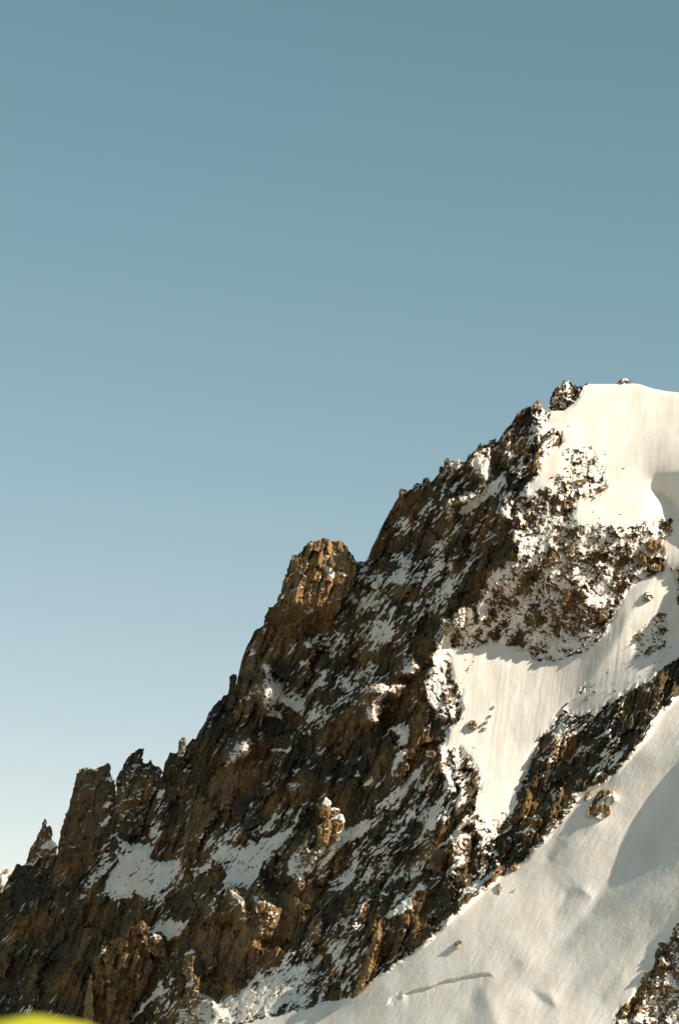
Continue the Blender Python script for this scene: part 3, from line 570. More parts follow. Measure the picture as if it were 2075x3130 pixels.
# ------------------------------------------------------------------ free-standing rocks traced one by one
def tower(name, poly, label, cat, proud=8.0, bulge=None, frac=0.05, caps=(), lit=False, group=None, parent=None, jagged=2.2, seed=0, warm=0.0, tilt=(0, 0), depth_from=None, anchor=None, root=0.0, rough=1.0):
    p = np.array(poly); x0, y0 = p.min(0) - 8; x1, y1 = p.max(0) + 8
    i0, i1 = max(0, int((x0 - U0) / DU)), min(NU, int((x1 - U0) / DU) + 2)
    j0, j1 = max(0, int((y0 - V0) / DU)), min(NV, int((y1 - V0) / DU) + 2)
    w, hgt = p[:, 0].max() - p[:, 0].min(), p[:, 1].max() - p[:, 1].min()
    if w < 60:                                              # small rocks get a finer grid of their own
        st = max(0.7, w / 26)
        u, v = np.meshgrid(np.arange(x0, x1, st), np.arange(y0, y1, st))
    else:
        st = DU; u, v = FU[j0:j1, i0:i1], FV[j0:j1, i0:i1]
    fx, fy = (u - U0) / DU, (v - V0) / DU
    s_ = 17.3 * (seed + 1)
    jg = jagged * min(1.0, w / 40)
    du = jg * (perlin(u / 13 + s_, v / 13, 101) + .6 * perlin(u / 5 + s_, v / 5, 102)) * 1.6; dv = jg * (perlin(u / 13 + s_, v / 13, 103) + .6 * perlin(u / 5, v / 5 + s_, 104)) * 1.6
    sd = sdist(poly, u + du, v + dv)
    gu_, gv_ = np.gradient(sd, st, axis=1), np.gradient(sd, st, axis=0)
    gl = np.maximum(np.sqrt(gu_ ** 2 + gv_ ** 2), .3)
    out = sd < 0
    uu = np.where(out, u - sd * gu_ / gl ** 2, u); vv = np.where(out, v - sd * gv_ / gl ** 2, v)
    R = 0.20 * min(w, hgt); B = .75 * bulge if bulge is not None else 0.36 * min(w, hgt)
    prof = np.clip(sd, 0, R) / R; prof = prof ** .7
    cxy = p.mean(0) if anchor is None else np.array(anchor)
    off = proud
    if lit: off += min(clearance(cxy[0], cxy[1]) + 30, 240)
    if depth_from is not None:
        base = bil(H0, np.array([(depth_from[0] - U0) / DU]), np.array([(depth_from[1] - V0) / DU]))[0] + tilt[0] * (u - cxy[0]) - tilt[1] * (v - cxy[1])
    else:
        base = bil(H0, fx, fy); m = base.mean(); base = m + 0.8 * (base - m)
        base = base + tilt[0] * (u - cxy[0]) - tilt[1] * (v - cxy[1])
    k = min(1.0, max(.35, w / 90))
    g1, q1 = facets(u + s_ * 5 + du, v + dv, 72, 46 * k, 22 * k, 111, 0.9); g2, q2 = facets(u + s_ * 3, v, 66, 19 * k, 10 * k, 121, 0.85)
    g3, q3 = facets(u, v + s_, 50, 8, 6, 131, 0.7)
    big = 1.0 if w > 60 else 0.0
    det = (1.15 * g1 + (.8 - .45 * big) * g2 + (.5 - .4 * big) * g3 + (4 + 6 * big) * k * aniso(u + s_, v, 76, 130 * k, 22 * k, 141, True) + 2.2 * k * aniso(u + s_, v, 74, 50, 9, 142, True) + .8 * k * aniso(u + s_, v, 72, 26, 5, 143, True)) * np.clip(sd / 5, 0, 1)
    det = det + (7 * joint(u + s_ * 7, v, 74, 200 * k, 26 * k, 144, 5) + 4 * joint(u, v + s_ * 3, -15, 90 * k, 40 * k, 145, 7)) * max(k, .5) * np.clip(sd / 6, 0, 1)
    det = det * rough
    front = base - off - B * prof + det
    back = base - off + (B + 14) * prof + 8
    if root:
        t_ = np.clip((v - (p[:, 1].max() - root * hgt)) / (root * hgt * .85), 0, 1); t_ = t_ * t_ * (3 - 2 * t_)
        front = front * (1 - t_) + t_ * (bil(H0, fx, fy) + 30); back = np.maximum(back, front + 10); blend_ = np.clip(t_ * 1.5, 0, 1)
    upd = -np.gradient(det, st, axis=0); mt = upd / (np.std(upd) + 1e-6) * .6 + perlin(u / 16, v / 11 + s_, 151) * 1.5 + perlin(u / 7, v / 5 + s_, 152)
    rk = np.argsort(np.argsort(mt.ravel())).reshape(mt.shape) / mt.size
    fr = np.full(u.shape, frac)
    for cp in caps: fr = np.maximum(fr, sstep(-3, 3, sdist(cp, u + du, v + dv)))
    snow = snow_from(fr, rk)
    stone = rock_colour(u + s_ * 9, v, .5 * q1 + .3 * q2 + .2 * q3)
    if warm: stone = stone * (1 - warm) + np.array([.36, .23, .10]) * warm * (0.55 + .5 * q2)[..., None]  # orange of the stone, plus sunlit warmth painted onto the lit towers
    if root:
        ri, rj = np.clip(fy.round().astype(int), 0, NV - 1), np.clip(fx.round().astype(int), 0, NU - 1)
        stone = stone * (1 - blend_[..., None]) + ROCK[ri, rj] * blend_[..., None]; snow = snow * (1 - blend_) + SNOW[ri, rj] * blend_
    n = u.size; ii = np.arange(n).reshape(u.shape); ok = sd > -st * 0.95
    qq = np.stack([ii[1:, :-1], ii[1:, 1:], ii[:-1, 1:], ii[:-1, :-1]], -1); so = ok[:-1, :-1] & ok[1:, :-1] & ok[:-1, 1:] & ok[1:, 1:]
    qf = qq[so]; qb = qf[:, ::-1] + n
    # rim between the front and the back
    e = np.concatenate([qf[:, [a, b]] for a, b in ((0, 1), (1, 2), (2, 3), (3, 0))])
    key = np.sort(e, 1); _, iv, ct = np.unique(key, axis=0, return_inverse=True, return_counts=True)
    be = e[ct[iv.ravel()] == 1]
    rim = np.stack([be[:, 1], be[:, 0], be[:, 0] + n, be[:, 1] + n], -1)
    pos = np.concatenate([place(uu, vv, front).reshape(-1, 3), place(uu, vv, back).reshape(-1, 3)])
    fcs = np.concatenate([qf, qb, rim])
    o = grid_object(name, pos, fcs, np.tile(snow.ravel(), 2), np.tile(stone.reshape(-1, 3), (2, 1)), parent)
    if parent is None: tag(o, label, cat, group)
    return o
def holder(name, u, v, label, cat, group=None):
    o = bpy.data.objects.new(name, None); COL.objects.link(o)
    return tag(o, label, cat, group)

tower('rock_tower', P('c3', (300, 1000), (345, 790), (365, 660), (385, 595), (410, 530), (435, 430), (455, 350), (475, 300), (510, 285), (590, 285), (640, 268), (663, 265), (663, 345), (690, 365), (697, 500), (690, 640), (640, 760), (560, 880), (450, 980), (370, 1000)),
      'tall leaning flat-topped rock tower, leftmost big tower on the skyline', 'rock tower', proud=4, bulge=40, frac=.03, seed=1, warm=.25, root=.25,
      caps=[P('c3', (618, 350), (650, 345), (685, 362), (660, 372)), P('c3', (480, 300), (510, 282), (590, 286), (580, 296)), P('c3', (605, 520), (650, 490), (685, 500), (640, 530)), P('c3', (600, 640), (660, 560), (680, 560), (640, 640))])
tower('rock_tower', P('c3', (690, 700), (697, 350), (730, 290), (755, 240), (780, 210), (815, 185), (863, 168), (860, 215), (852, 250), (885, 265), (900, 240), (915, 270), (960, 290), (975, 315), (950, 400), (900, 480), (870, 620), (800, 720), (740, 740)),
      'snow streaked rock tower with a leaning horn on top, right of the flat-topped one', 'rock tower', proud=2, bulge=32, frac=.08, seed=2, root=.25,
      caps=[P('c3', (790, 330), (840, 260), (955, 300), (880, 430), (800, 440))][:0])
tower('rock_spire', P('c3', (150, 870), (180, 775), (215, 720), (235, 670), (250, 650), (255, 620), (270, 588), (279, 610), (277, 645), (300, 635), (316, 675), (310, 715), (348, 765), (335, 810), (240, 830), (200, 880)),
      'thin rock needle with a snow wedge at its foot, left of the leaning tower', 'rock spire', proud=6, bulge=16, frac=.08, seed=3, lit=True, warm=.4, jagged=1.2,
      caps=[P('c3', (236, 772), (300, 718), (318, 712), (346, 765), (300, 778))])
tower('ridge_block', P('c3', (1062, 215), (1072, 130), (1095, 104), (1112, 110), (1114, 150), (1110, 195), (1092, 225)), 'small warm coloured rock finger standing on the skyline right of the snow streaked tower', 'rock block', proud=4, frac=.2, lit=True, warm=.5, seed=4, jagged=1)
tower('ridge_block', P('c2', (190, 1230), (196, 1190), (200, 1112), (218, 1098), (238, 1100), (246, 1118), (235, 1165), (215, 1215)), 'stubby dark rock pillar leaning off the skyline below the big pinnacle', 'rock block', proud=0, frac=0, seed=5, jagged=1)
tower('rock_pinnacle', P('c2', (395, 860), (410, 750), (435, 700), (475, 680), (500, 620), (530, 520), (550, 460), (575, 380), (605, 385), (630, 365), (665, 315), (690, 295), (715, 305), (765, 280), (800, 290), (830, 310), (860, 295), (895, 330), (925, 370), (962, 425),
      (945, 560), (880, 640), (855, 730), (800, 790), (720, 860), (600, 880), (480, 880)), 'large crenellated pinnacle with a sunlit top, against the sky left of the notch', 'rock pinnacle', proud=6, bulge=70, frac=.04, seed=6, lit=True, warm=.8, root=.36, rough=1.5, tilt=(.55, .1), anchor=P('c2', (800, 400))[0],
      caps=[P('c2', (740, 440), (790, 450), (840, 490), (830, 520), (780, 500)), P('c2', (850, 480), (910, 505), (905, 520), (850, 500)), P('c2', (920, 395), (960, 425), (940, 430)), P('c2', (640, 720), (700, 715), (700, 732), (640, 732)), P('c2', (605, 490), (630, 490), (620, 505)), P('c2', (735, 505), (755, 505), (745, 525))])
tower('ridge_block', P('t1', (450, 1150), (452, 1095), (470, 1075), (530, 1090), (535, 1110), (500, 1140), (480, 1170)), 'square rock block on the skyline, lowest of those right of the notch', 'rock block', proud=0, frac=.12, seed=7, warm=.3, jagged=1)
tower('ridge_block', P('t1', (575, 1095), (600, 1040), (640, 1012), (670, 1030), (665, 1080), (620, 1110)), 'rounded rock block with a snow cap, left one of a touching pair on the skyline', 'rock block', proud=0, frac=.1, seed=8, jagged=1, caps=[P('t1', (620, 1025), (640, 1005), (672, 1008), (670, 1030))])
tower('ridge_block', P('t1', (672, 1040), (680, 990), (710, 968), (745, 985), (755, 1020), (740, 1060), (690, 1075)), 'rounded upright rock block, right one of a touching pair on the skyline', 'rock block', proud=2, frac=.05, seed=9, jagged=1)
tower('ridge_block', P('t1', (880, 870), (885, 820), (905, 785), (935, 785), (945, 830), (930, 880)), 'warm upright rock block on the skyline above the half-way step of the upper ridge', 'rock block', proud=2, frac=.1, lit=True, seed=10, warm=.3, jagged=1)
tower('ridge_block', P('t1', (1000, 845), (1005, 805), (1020, 795), (1040, 810), (1045, 850)), 'tiny pointed rock just right of the warm upright block on the upper ridge', 'rock block', proud=2, frac=.25, lit=True, seed=11, warm=.4, jagged=.6)
tower('ridge_block', P('t1', (835, 930), (840, 870), (860, 855), (880, 880), (870, 930)), 'dark narrow rock knob just left of the warm upright block on the upper ridge', 'rock block', proud=0, frac=.0, seed=12, jagged=.6)
tower('ridge_block', P('t1', (1180, 720), (1210, 670), (1232, 638), (1245, 640), (1245, 670), (1275, 650), (1290, 670), (1260, 720)), 'dark fang of rock tilting up from the upper ridge', 'rock block', proud=0, frac=.0, seed=13, jagged=.6)
tower('ridge_block', P('t1', (1310, 670), (1318, 610), (1340, 610), (1375, 600), (1380, 580), (1384, 600), (1378, 640), (1340, 680)), 'thin horned rock fin on the upper ridge, highest before the summit slope', 'rock block', proud=0, frac=.05, seed=14, jagged=.6)
tower('summit_rock', P('t2', (318, 345), (330, 230), (350, 170), (380, 110), (450, 75), (453, 48), (490, 33), (530, 55), (560, 88), (600, 92), (645, 85), (640, 130), (600, 230), (560, 290), (490, 330), (400, 350)), 'dark snow dusted rock block behind the left rim of the snow dome', 'summit rock', proud=-26, bulge=24, frac=.34, seed=15,
      caps=[P('t2', (470, 60), (495, 50), (540, 90), (600, 92), (580, 112), (490, 110))])
tower('summit_rock', P('t2', (950, 85), (965, 68), (990, 45), (1020, 25), (1060, 18), (1100, 42), (1115, 85)), 'low snowy rock peeping over the top of the snow dome', 'summit rock', proud=-12, frac=.4, seed=16, jagged=1)
tower('summit_rock', P('t2', (640, 95), (655, 82), (690, 60), (708, 58), (705, 78), (690, 95)), 'sliver of rock at the left end of the dome crest', 'summit rock', proud=-8, frac=.2, seed=17, jagged=.5)
tower('summit_rock', P('t2', (160, 310), (168, 270), (190, 245), (212, 224), (245, 250), (252, 305), (220, 320)), 'orange rock block on the skyline just left of the snow saddle', 'summit rock', proud=2, frac=.05, lit=True, seed=18, warm=.95, jagged=.8, caps=[P('t2', (135, 270), (165, 262), (170, 300), (140, 300))])

g = holder('rock_gendarme', 0, 0, 'sunlit stack of blocks with white snow caps in the middle of the shaded face', 'rock gendarme')
AN = P('t7', (1350, 200))[0]; DF = P('t7', (1320, 420))[0]
kw = dict(lit=True, parent=g, warm=.7, anchor=AN, depth_from=DF, jagged=1.0)
tower('block', P('t7', (1252, 40), (1370, 50), (1372, 100), (1350, 165), (1300, 170), (1258, 155)), '', '', proud=14, seed=20, frac=.02, tilt=(-.2, .3), **kw)
tower('block', P('t7', (1235, 250), (1300, 190), (1335, 162), (1372, 180), (1382, 270), (1360, 330), (1342, 420), (1240, 430)), '', '', proud=20, seed=21, frac=.03, tilt=(-.2, .3), **kw)
tower('block', P('t7', (1362, 70), (1450, 85), (1445, 125), (1400, 160), (1365, 150)), '', '', proud=4, seed=22, frac=.05, tilt=(-.2, .3), **kw)
tower('block', P('t7', (1372, 170), (1460, 140), (1500, 200), (1490, 260), (1455, 330), (1450, 380), (1390, 400), (1375, 280)), '', '', proud=6, seed=23, frac=.08, tilt=(-.2, .3), **kw)
for i, pl in enumerate((P('t7', (1278, 25), (1320, -42), (1368, 0), (1378, 25), (1360, 48), (1325, 60), (1290, 45)), P('t7', (1352, 80), (1385, 62), (1448, 68), (1452, 88), (1400, 85), (1365, 95)), P('t7', (1362, 165), (1400, 152), (1455, 118), (1485, 130), (1505, 200), (1498, 215), (1470, 200), (1430, 185), (1375, 182)))):
    tower('snow_cap', pl, '', '', proud=26 - 4 * i, seed=24 + i, frac=1.1, tilt=(-.1, .5), **kw)

g = holder('rock_tower', 0, 0, 'sunlit brown tower with a round snow-capped block at its right shoulder', 'rock tower')
AN = P('t8', (1150, 750))[0]; DF = P('t8', (1120, 900))[0]; kw = dict(lit=True, parent=g, warm=.6, anchor=AN, depth_from=DF, jagged=3.0, root=.32, rough=1.7)
tower('spire', P('t8', (1050, 760), (1085, 620), (1130, 570), (1170, 610), (1195, 650), (1190, 710), (1150, 700), (1110, 720)), '', '', proud=20, seed=30, frac=.02, tilt=(-.25, .3), **kw)
kb = dict(kw); kb['root'] = .12
tower('body', P('t8', (845, 775), (960, 735), (1010, 640), (1070, 640), (1110, 690), (1180, 715), (1212, 850), (1190, 945), (1250, 985), (1210, 1100), (1110, 1300), (1010, 1500), (980, 1800), (640, 1800), (655, 1400), (640, 1100), (690, 1000), (735, 930), (770, 830)), '', '', proud=4, bulge=26, seed=31, frac=.025, tilt=(-.62, .22), **kb,
      caps=[P('t8', (1130, 770), (1180, 750), (1200, 850), (1210, 885), (1180, 830), (1140, 795)), P('t8', (1110, 665), (1150, 700), (1130, 710)), P('t8', (1110, 700), (1150, 705), (1150, 725)), P('t8', (785, 1150), (815, 1140), (830, 1185), (810, 1190)), P('t8', (1085, 1095), (1140, 1120), (1090, 1125))])
tower('block', P('t8', (1195, 740), (1235, 718), (1290, 720), (1335, 775), (1360, 860), (1366, 935), (1330, 985), (1270, 975), (1235, 940), (1205, 850)), '', '', proud=14, seed=32, frac=.03, tilt=(-.25, .3), **kw,
      caps=[P('t8', (1260, 970), (1310, 955), (1366, 930), (1350, 990), (1290, 1000))])
tower('snow_cap', P('t8', (1198, 738), (1240, 714), (1290, 718), (1338, 772), (1330, 785), (1270, 765), (1225, 745)), '', '', proud=26, seed=33, frac=1.1, tilt=(-.1, .5), **kw)
tower('rock_pillar', P('t8', (572, 1600), (575, 1380), (600, 1220), (632, 1090), (648, 1095), (650, 1300), (660, 1450), (655, 1700)), 'tall narrow orange-brown pillar of rock at the bottom, right of the yellow shape', 'rock pillar', proud=10, lit=True, seed=34, warm=.7, frac=.0, tilt=(-.6, 0))
tower('rock_spike', P('t8', (735, 900), (742, 815), (782, 850), (775, 890)), 'small pale spike of rock above the narrow orange-brown pillar', 'rock spike', proud=10, lit=True, seed=35, warm=.5, frac=.3, jagged=.6)
tower('rock_pillar', P('c3', (1085, 1500), (1105, 1410), (1140, 1373), (1168, 1385), (1166, 1430), (1155, 1520), (1200, 1550), (1190, 1640), (1140, 1740), (1085, 1740), (1105, 1640), (1120, 1560)), 'crooked snow-capped pillar with a sunlit fluted foot, at the bottom edge', 'rock pillar', proud=12, lit=True, seed=36, warm=.4, frac=.05, anchor=P('c3', (1140, 1640))[0],
      caps=[P('c3', (1100, 1412), (1140, 1373), (1168, 1385), (1166, 1412), (1140, 1405)), P('c3', (1082, 1612), (1110, 1588), (1150, 1568), (1165, 1590), (1130, 1605))])
tower('rock_spike', P('t3', (568, 1110), (582, 1102), (596, 1140), (602, 1195), (575, 1195)), 'thin pale rock finger on a small snowy crest amid the shaded face', 'rock spike', proud=8, lit=True, seed=37, warm=.4, frac=.1, jagged=.6)
tower('snowy_crag', P('t3', (965, 830), (975, 750), (1000, 690), (1040, 650), (1072, 636), (1090, 665), (1088, 780), (1070, 840), (1010, 850)), 'pointed crag plastered with snow above the head of the couloir', 'snowy crag', proud=10, lit=True, seed=38, warm=.6, frac=.55, tilt=(-.1, .3))
tower('snowy_crag', P('t3', (860, 850), (872, 765), (950, 755), (960, 820), (940, 900), (880, 900)), 'square crag with a snow top left of the pointed crag above the couloir', 'snowy crag', proud=8, lit=True, seed=39, warm=.6, frac=.4)
tower('rock_pillar', P('t7', (1130, 480), (1100, 410), (1120, 330), (1150, 280), (1180, 300), (1160, 380), (1130, 420)), 'small orange rib of rock to the left of the capped stack', 'rock pillar', proud=6, lit=True, seed=40, warm=.8, frac=.0, jagged=.8)
tower('rock_pillar', P('c4', (930, 1680), (1000, 1480), (1060, 1290), (1085, 1220), (1115, 1195), (1110, 1300), (1080, 1440), (1040, 1540), (980, 1640)), 'long slender orange pillar leaning beside the edge of the lower snow slope', 'rock pillar', proud=8, lit=True, seed=41, warm=.85, frac=.0, tilt=(-.3, 0))
tower('rock_pillar', P('c4', (640, 1400), (680, 1230), (720, 1165), (738, 1170), (735, 1230), (690, 1370)), 'short rust coloured pillar in the shaded face left of the long orange one', 'rock pillar', proud=4, seed=42, warm=.8, frac=.0)
tower('rock_buttress', P('t6', (720, 1590), (770, 1440), (830, 1400), (890, 1390), (900, 1450), (880, 1540), (850, 1620)), 'smooth brown rounded buttress beside a curving strip of snow', 'rock buttress', proud=6, seed=43, warm=.4, frac=.0)
tower('rock_buttress', P('c4', (0, 1230), (60, 1120), (170, 1080), (200, 1020), (290, 1080), (300, 1220), (200, 1250), (100, 1260)), 'blunt brown buttress with a bright snow wedge on its crest, lower middle', 'rock buttress', proud=6, bulge=22, seed=44, warm=.3, frac=.06, lit=True, root=.45,
      caps=[P('t7', (390, 835), (450, 850), (520, 890), (550, 995), (510, 1000), (440, 930))])

# single rocks on the snow
def rock(poly, label, name='boulder', **k):
    a = dict(proud=6, lit=False, warm=.5, frac=.08, jagged=.8); a.update(k)
    return tower(name, poly, label, name.replace('_', ' '), **a)
rock(P('t6', (1112, 215), (1135, 168), (1180, 162), (1202, 205), (1192, 250), (1135, 255)), 'brown boulder sitting in the couloir with a long shadow to its left', proud=16, seed=50)
for k, (x, y, r) in enumerate(((1270, 245, 18), (1290, 180, 14), (1330, 120, 12), (1358, 40, 13), (1240, 215, 12))):
    rock([(1075 + (x + r * math.cos(a) * 1.3) / 3.136, 2150 + (y + r * math.sin(a)) / 3.136) for a in np.linspace(0, 6.28, 8)[:-1]],
         ('lowest', 'fourth', 'third', 'highest', 'smallest, left')[k] + ' rock of the short line of rocks right of the couloir boulder', seed=51 + k, proud=8)
rock(P('c5', (224, 1532), (250, 1520), (270, 1530), (262, 1548), (245, 1570), (228, 1562)), 'lone angular boulder on the lower left of the front snow slope', proud=16, seed=60)
rock(P('c5', (1010, 765), (1040, 700), (1080, 630), (1110, 612), (1180, 622), (1197, 685), (1150, 722), (1158, 765), (1100, 802), (1060, 775), (1025, 780)), 'snow topped rock outcrop high on the front snow slope', proud=20, seed=61, frac=.06, warm=.9, bulge=14, caps=[P('c5', (1080, 690), (1130, 650), (1200, 625), (1200, 690), (1140, 715), (1080, 705))])
rock(P('c5', (995, 680), (1005, 650), (1030, 624), (1046, 640), (1030, 665), (1008, 690)), 'smaller rock just left of the snow topped outcrop on the front slope', proud=6, seed=62, warm=.7)
rock(P('c5', (476, 1185), (495, 1178), (505, 1215), (490, 1252), (484, 1230)), 'upright rock with a snow hood near the upper edge of the front slope', proud=8, seed=63)
rock(P('c5', (540, 1100), (570, 1068), (612, 1058), (602, 1098), (560, 1108)), 'flat brown rock at the very edge of the front slope beside the dark rib foot', proud=8, seed=64, warm=.8)
rock(P('c5', (556, 1232), (588, 1212), (582, 1232)), 'tiny dark rock right of the snow hooded upright rock', proud=4, seed=65)
rock(P('t4', (1236, 60), (1285, -10), (1390, 8), (1412, 70), (1310, 138), (1262, 95)), 'big two-faced orange and black boulder at the right end of the rock field', proud=16, seed=66, warm=.8, frac=.0)
rock(P('t4', (1168, 170), (1190, 90), (1250, 160), (1262, 222), (1225, 252), (1185, 225)), 'orange slab-like boulder left below the two-faced boulder', proud=12, seed=67, warm=.8, frac=0)
rock(P('t4', (1275, 255), (1335, 220), (1390, 258), (1394, 305), (1340, 300), (1290, 290)), 'pink-brown boulder below the two-faced boulder, at the edge of the snow', proud=12, seed=68, warm=.7, frac=.1)
rock(P('t4', (1478, 250), (1508, 258), (1518, 312), (1495, 300)), 'small upright rock near the right frame edge, right of the rock field', proud=8, seed=69)
rock(P('t4', (1210, 580), (1250, 500), (1300, 515), (1330, 560), (1280, 590)), 'dark rock island in the snow right of the rock field', proud=10, seed=70, frac=.25)
rock(P('t4', (1235, 1128), (1270, 1060), (1300, 1025), (1360, 1005), (1350, 1035), (1300, 1080), (1262, 1125)), 'slanting brown rock wedge at the foot of the bright snow wedge', proud=8, seed=71)
rock(P('t4', (1140, 1150), (1150, 1115), (1190, 1095), (1180, 1130)), 'small dark rock on the shadow edge left of the slanting wedge', proud=5, seed=72)
rock(P('t4', (1145, 980), (1150, 905), (1180, 900), (1195, 960), (1165, 990)), 'dark upright rock at the left of the small rock cluster in the bright snow', proud=6, seed=73, frac=.1)
rock(P('t4', (790, 800), (800, 680), (870, 660), (895, 700), (880, 760), (820, 790)), 'dark blocky crag at the right edge of the rock field, under a snow bay', proud=12, seed=74, frac=.05)
rock(P('t4', (660, 830), (720, 740), (785, 710), (790, 820), (720, 840)), 'square brown slab at the lower right of the rock field', proud=10, seed=75, frac=.03, warm=.4)
rock(P('t4', (420, 620), (470, 520), (510, 470), (550, 520), (500, 600), (450, 640)), 'brown slab in the middle of the shaded part of the rock field', proud=8, seed=76, frac=.04)
rock(P('t4', (280, 240), (340, 100), (375, 80), (390, 150), (420, 190), (350, 290)), 'long brown crag in the upper left of the rock field', proud=8, seed=77, frac=.08)
rock(P('t4', (470, 150), (520, 90), (570, 95), (570, 150), (510, 200)), 'warm brown crag right of the long crag in the rock field', proud=8, seed=78, frac=.06, warm=.6)
rock(P('t2', (570, 1000), (610, 990), (660, 985), (690, 1010), (640, 1055), (595, 1040)), 'biggest boulder on the upper snow, dark with a warm right face', proud=10, seed=79)
rock(P('t2', (578, 800), (600, 775), (655, 768), (640, 790), (600, 808)), 'flat dark boulder lying on the upper snow', proud=6, seed=80)
rock(P('t2', (395, 985), (410, 955), (470, 960), (475, 980), (430, 995)), 'dark flat boulder at the left of the upper scattered rocks', proud=6, seed=81)
rock(P('t2', (478, 1025), (500, 995), (540, 1005), (545, 1025), (500, 1035)), 'brown boulder just right below the dark flat boulder', proud=6, seed=82)
rock(P('t2', (740, 840), (755, 785), (785, 825), (765, 845)), 'pointed dark boulder at the upper right of the scattered rocks', proud=6, seed=83)
rock(P('t2', (775, 1075), (810, 1050), (890, 1035), (893, 1060), (830, 1105), (795, 1100)), 'ragged dark rock at the lower right of the scattered rocks', proud=7, seed=84)
rock(P('t2', (720, 1200), (760, 1150), (780, 1165), (750, 1185)), 'small slanting rock below the ragged one, lowest right of the scattered rocks', proud=5, seed=85)
rock(P('t2', (205, 860), (215, 815), (250, 820), (255, 860), (225, 880)), 'warm rounded block on the edge of the snow ramp left of the scattered rocks', proud=6, seed=86, warm=.8)
rock(P('t2', (150, 900), (155, 850), (185, 840), (200, 890), (175, 905)), 'brown block next to the warm rounded one on the edge of the snow ramp', proud=6, seed=87, warm=.4)
rock(P('t2', (300, 1110), (305, 1075), (355, 1080), (360, 1110), (330, 1125)), 'orange block under a snow mushroom at the foot of the snow ramp', proud=8, seed=88, warm=.9)
rock(P('t6', (700, 500), (710, 460), (770, 450), (805, 465), (800, 515), (750, 525)), 'sunlit yellowish block on the crest left of the couloir', proud=8, seed=89, lit=True, warm=.7)
rock(P('t3', (875, 1540), (890, 1480), (940, 1490), (980, 1530), (950, 1568), (890, 1590)), 'brown block in the snow at the left edge of the couloir', proud=8, seed=90, warm=.6)

# loose stones: a few shapes, scattered one by one over the snow
def stone_mesh(seed):
    r = random.Random(seed); bm = bmesh.new()
    for _ in range(15):
        v_ = Vector((r.gauss(0, 1), r.gauss(0, 1), r.gauss(0, 1))).normalized() * r.uniform(.75, 1.1)
        bm.verts.new((v_.x * 1.15, v_.y, v_.z * .85))
    res = bmesh.ops.convex_hull(bm, input=bm.verts)
    bmesh.ops.delete(bm, geom=[v_ for v_ in bm.verts if not v_.link_faces], context='VERTS')
    me = bpy.data.meshes.new('stone'); bm.to_mesh(me); bm.free(); me.materials.append(BOULDER_MAT); return me
STONES = [stone_mesh(s) for s in range(8)]
rng = random.Random(5)
def scatter(poly, n, rmin, rmax, name, label, group):
    p = np.array(poly); k = 0; tries = 0
    while k < n and tries < n * 40:
        tries += 1
        u, v = rng.uniform(p[:, 0].min(), p[:, 0].max()), rng.uniform(p[:, 1].min(), p[:, 1].max())
        if sdist(poly, np.array([u]), np.array([v]))[0] < 0: continue
        if perlin(np.array([u / 28]), np.array([v / 28]), 205)[0] < rng.uniform(-.5, .5): continue
        r = rmin + (rmax - rmin) * rng.random() ** 2.5
        h = bil(HF, np.array([(u - U0) / DU]), np.array([(v - V0) / DU]))[0]
        o = bpy.data.objects.new(name, STONES[rng.randrange(8)]); COL.objects.link(o)
        o.location = place(np.array([u]), np.array([v]), np.array([h]))[0]
        o.rotation_euler = (rng.uniform(-.4, .4), rng.uniform(-.4, .4), rng.uniform(0, 6.28))
        s = r * MPP; o.scale = (s * rng.uniform(.9, 1.3), s, s * rng.uniform(.8, 1.15))
        tag(o, label, 'rock', group); k += 1
scatter(P('t2', (440, 690), (560, 670), (720, 660), (800, 740), (880, 900), (895, 1060), (820, 1150), (600, 1200), (540, 1180), (330, 980), (440, 880), (540, 830), (440, 770)), 60, 2.5, 7, 'loose_rock', 'small dark rock among the scattered rocks on the snow below the dome', 'rocks scattered below the snow dome')
scatter(P('t2', (690, 1430), (900, 1420), (1010, 1480), (1250, 1440), (1340, 1390), (1480, 1380), (1568, 1330), (1568, 1480), (1450, 1480), (1250, 1530), (1000, 1560), (700, 1560)), 40, 2.5, 6.5, 'loose_rock', 'small rock poking through the snow along the upper rim of the rock field', 'rocks along the rim of the rock field')
scatter(P('t4', (1200, 900), (1340, 700), (1440, 690), (1430, 900), (1400, 1010), (1200, 1020)), 16, 2.5, 6, 'loose_rock', 'small rock in the cluster on the bright snow wedge at the right', 'rocks on the bright snow wedge')
scatter(P('t4', (700, 500), (930, 530), (930, 660), (1050, 560), (1040, 480), (1000, 640), (760, 660)), 9, 2.5, 5.5, 'loose_rock', 'small rock in the snow bay beside the rock field', 'rocks in the snow bay')
scatter(P('t4', (600, 930), (830, 900), (760, 1040), (600, 1080)), 12, 2, 5, 'loose_rock', 'small rock in the patch under the lower corner of the rock field', 'rocks under the rock field')
scatter(P('t4', (540, 1545), (740, 1380), (1080, 1370), (1250, 1250), (1400, 1100), (1450, 1100), (1300, 1300), (1060, 1420), (800, 1560)), 24, 2, 5, 'loose_rock', 'small rock on the shaded snow band above the dark rib', 'rocks on the shaded snow band')
scatter(P('t3', (1090, 1130), (1160, 1140), (1180, 1240), (1140, 1310), (1090, 1300)), 8, 2, 4, 'loose_rock', 'small rock in the short chain on the upper couloir snow', 'rocks on the upper couloir')
scatter(P('t6', (1020, 430), (1180, 380), (1200, 700), (1100, 850), (1000, 850), (1040, 600)), 26, 1.8, 4, 'loose_rock', 'small stone peppering the left side of the couloir', 'stones on the left side of the couloir')
scatter(P('c5', (660, 1010), (760, 920), (850, 740), (950, 660), (930, 720), (830, 860), (740, 970)), 26, 2.5, 6, 'loose_rock', 'small rock along the upper edge of the front snow slope', 'rocks along the edge of the front slope')
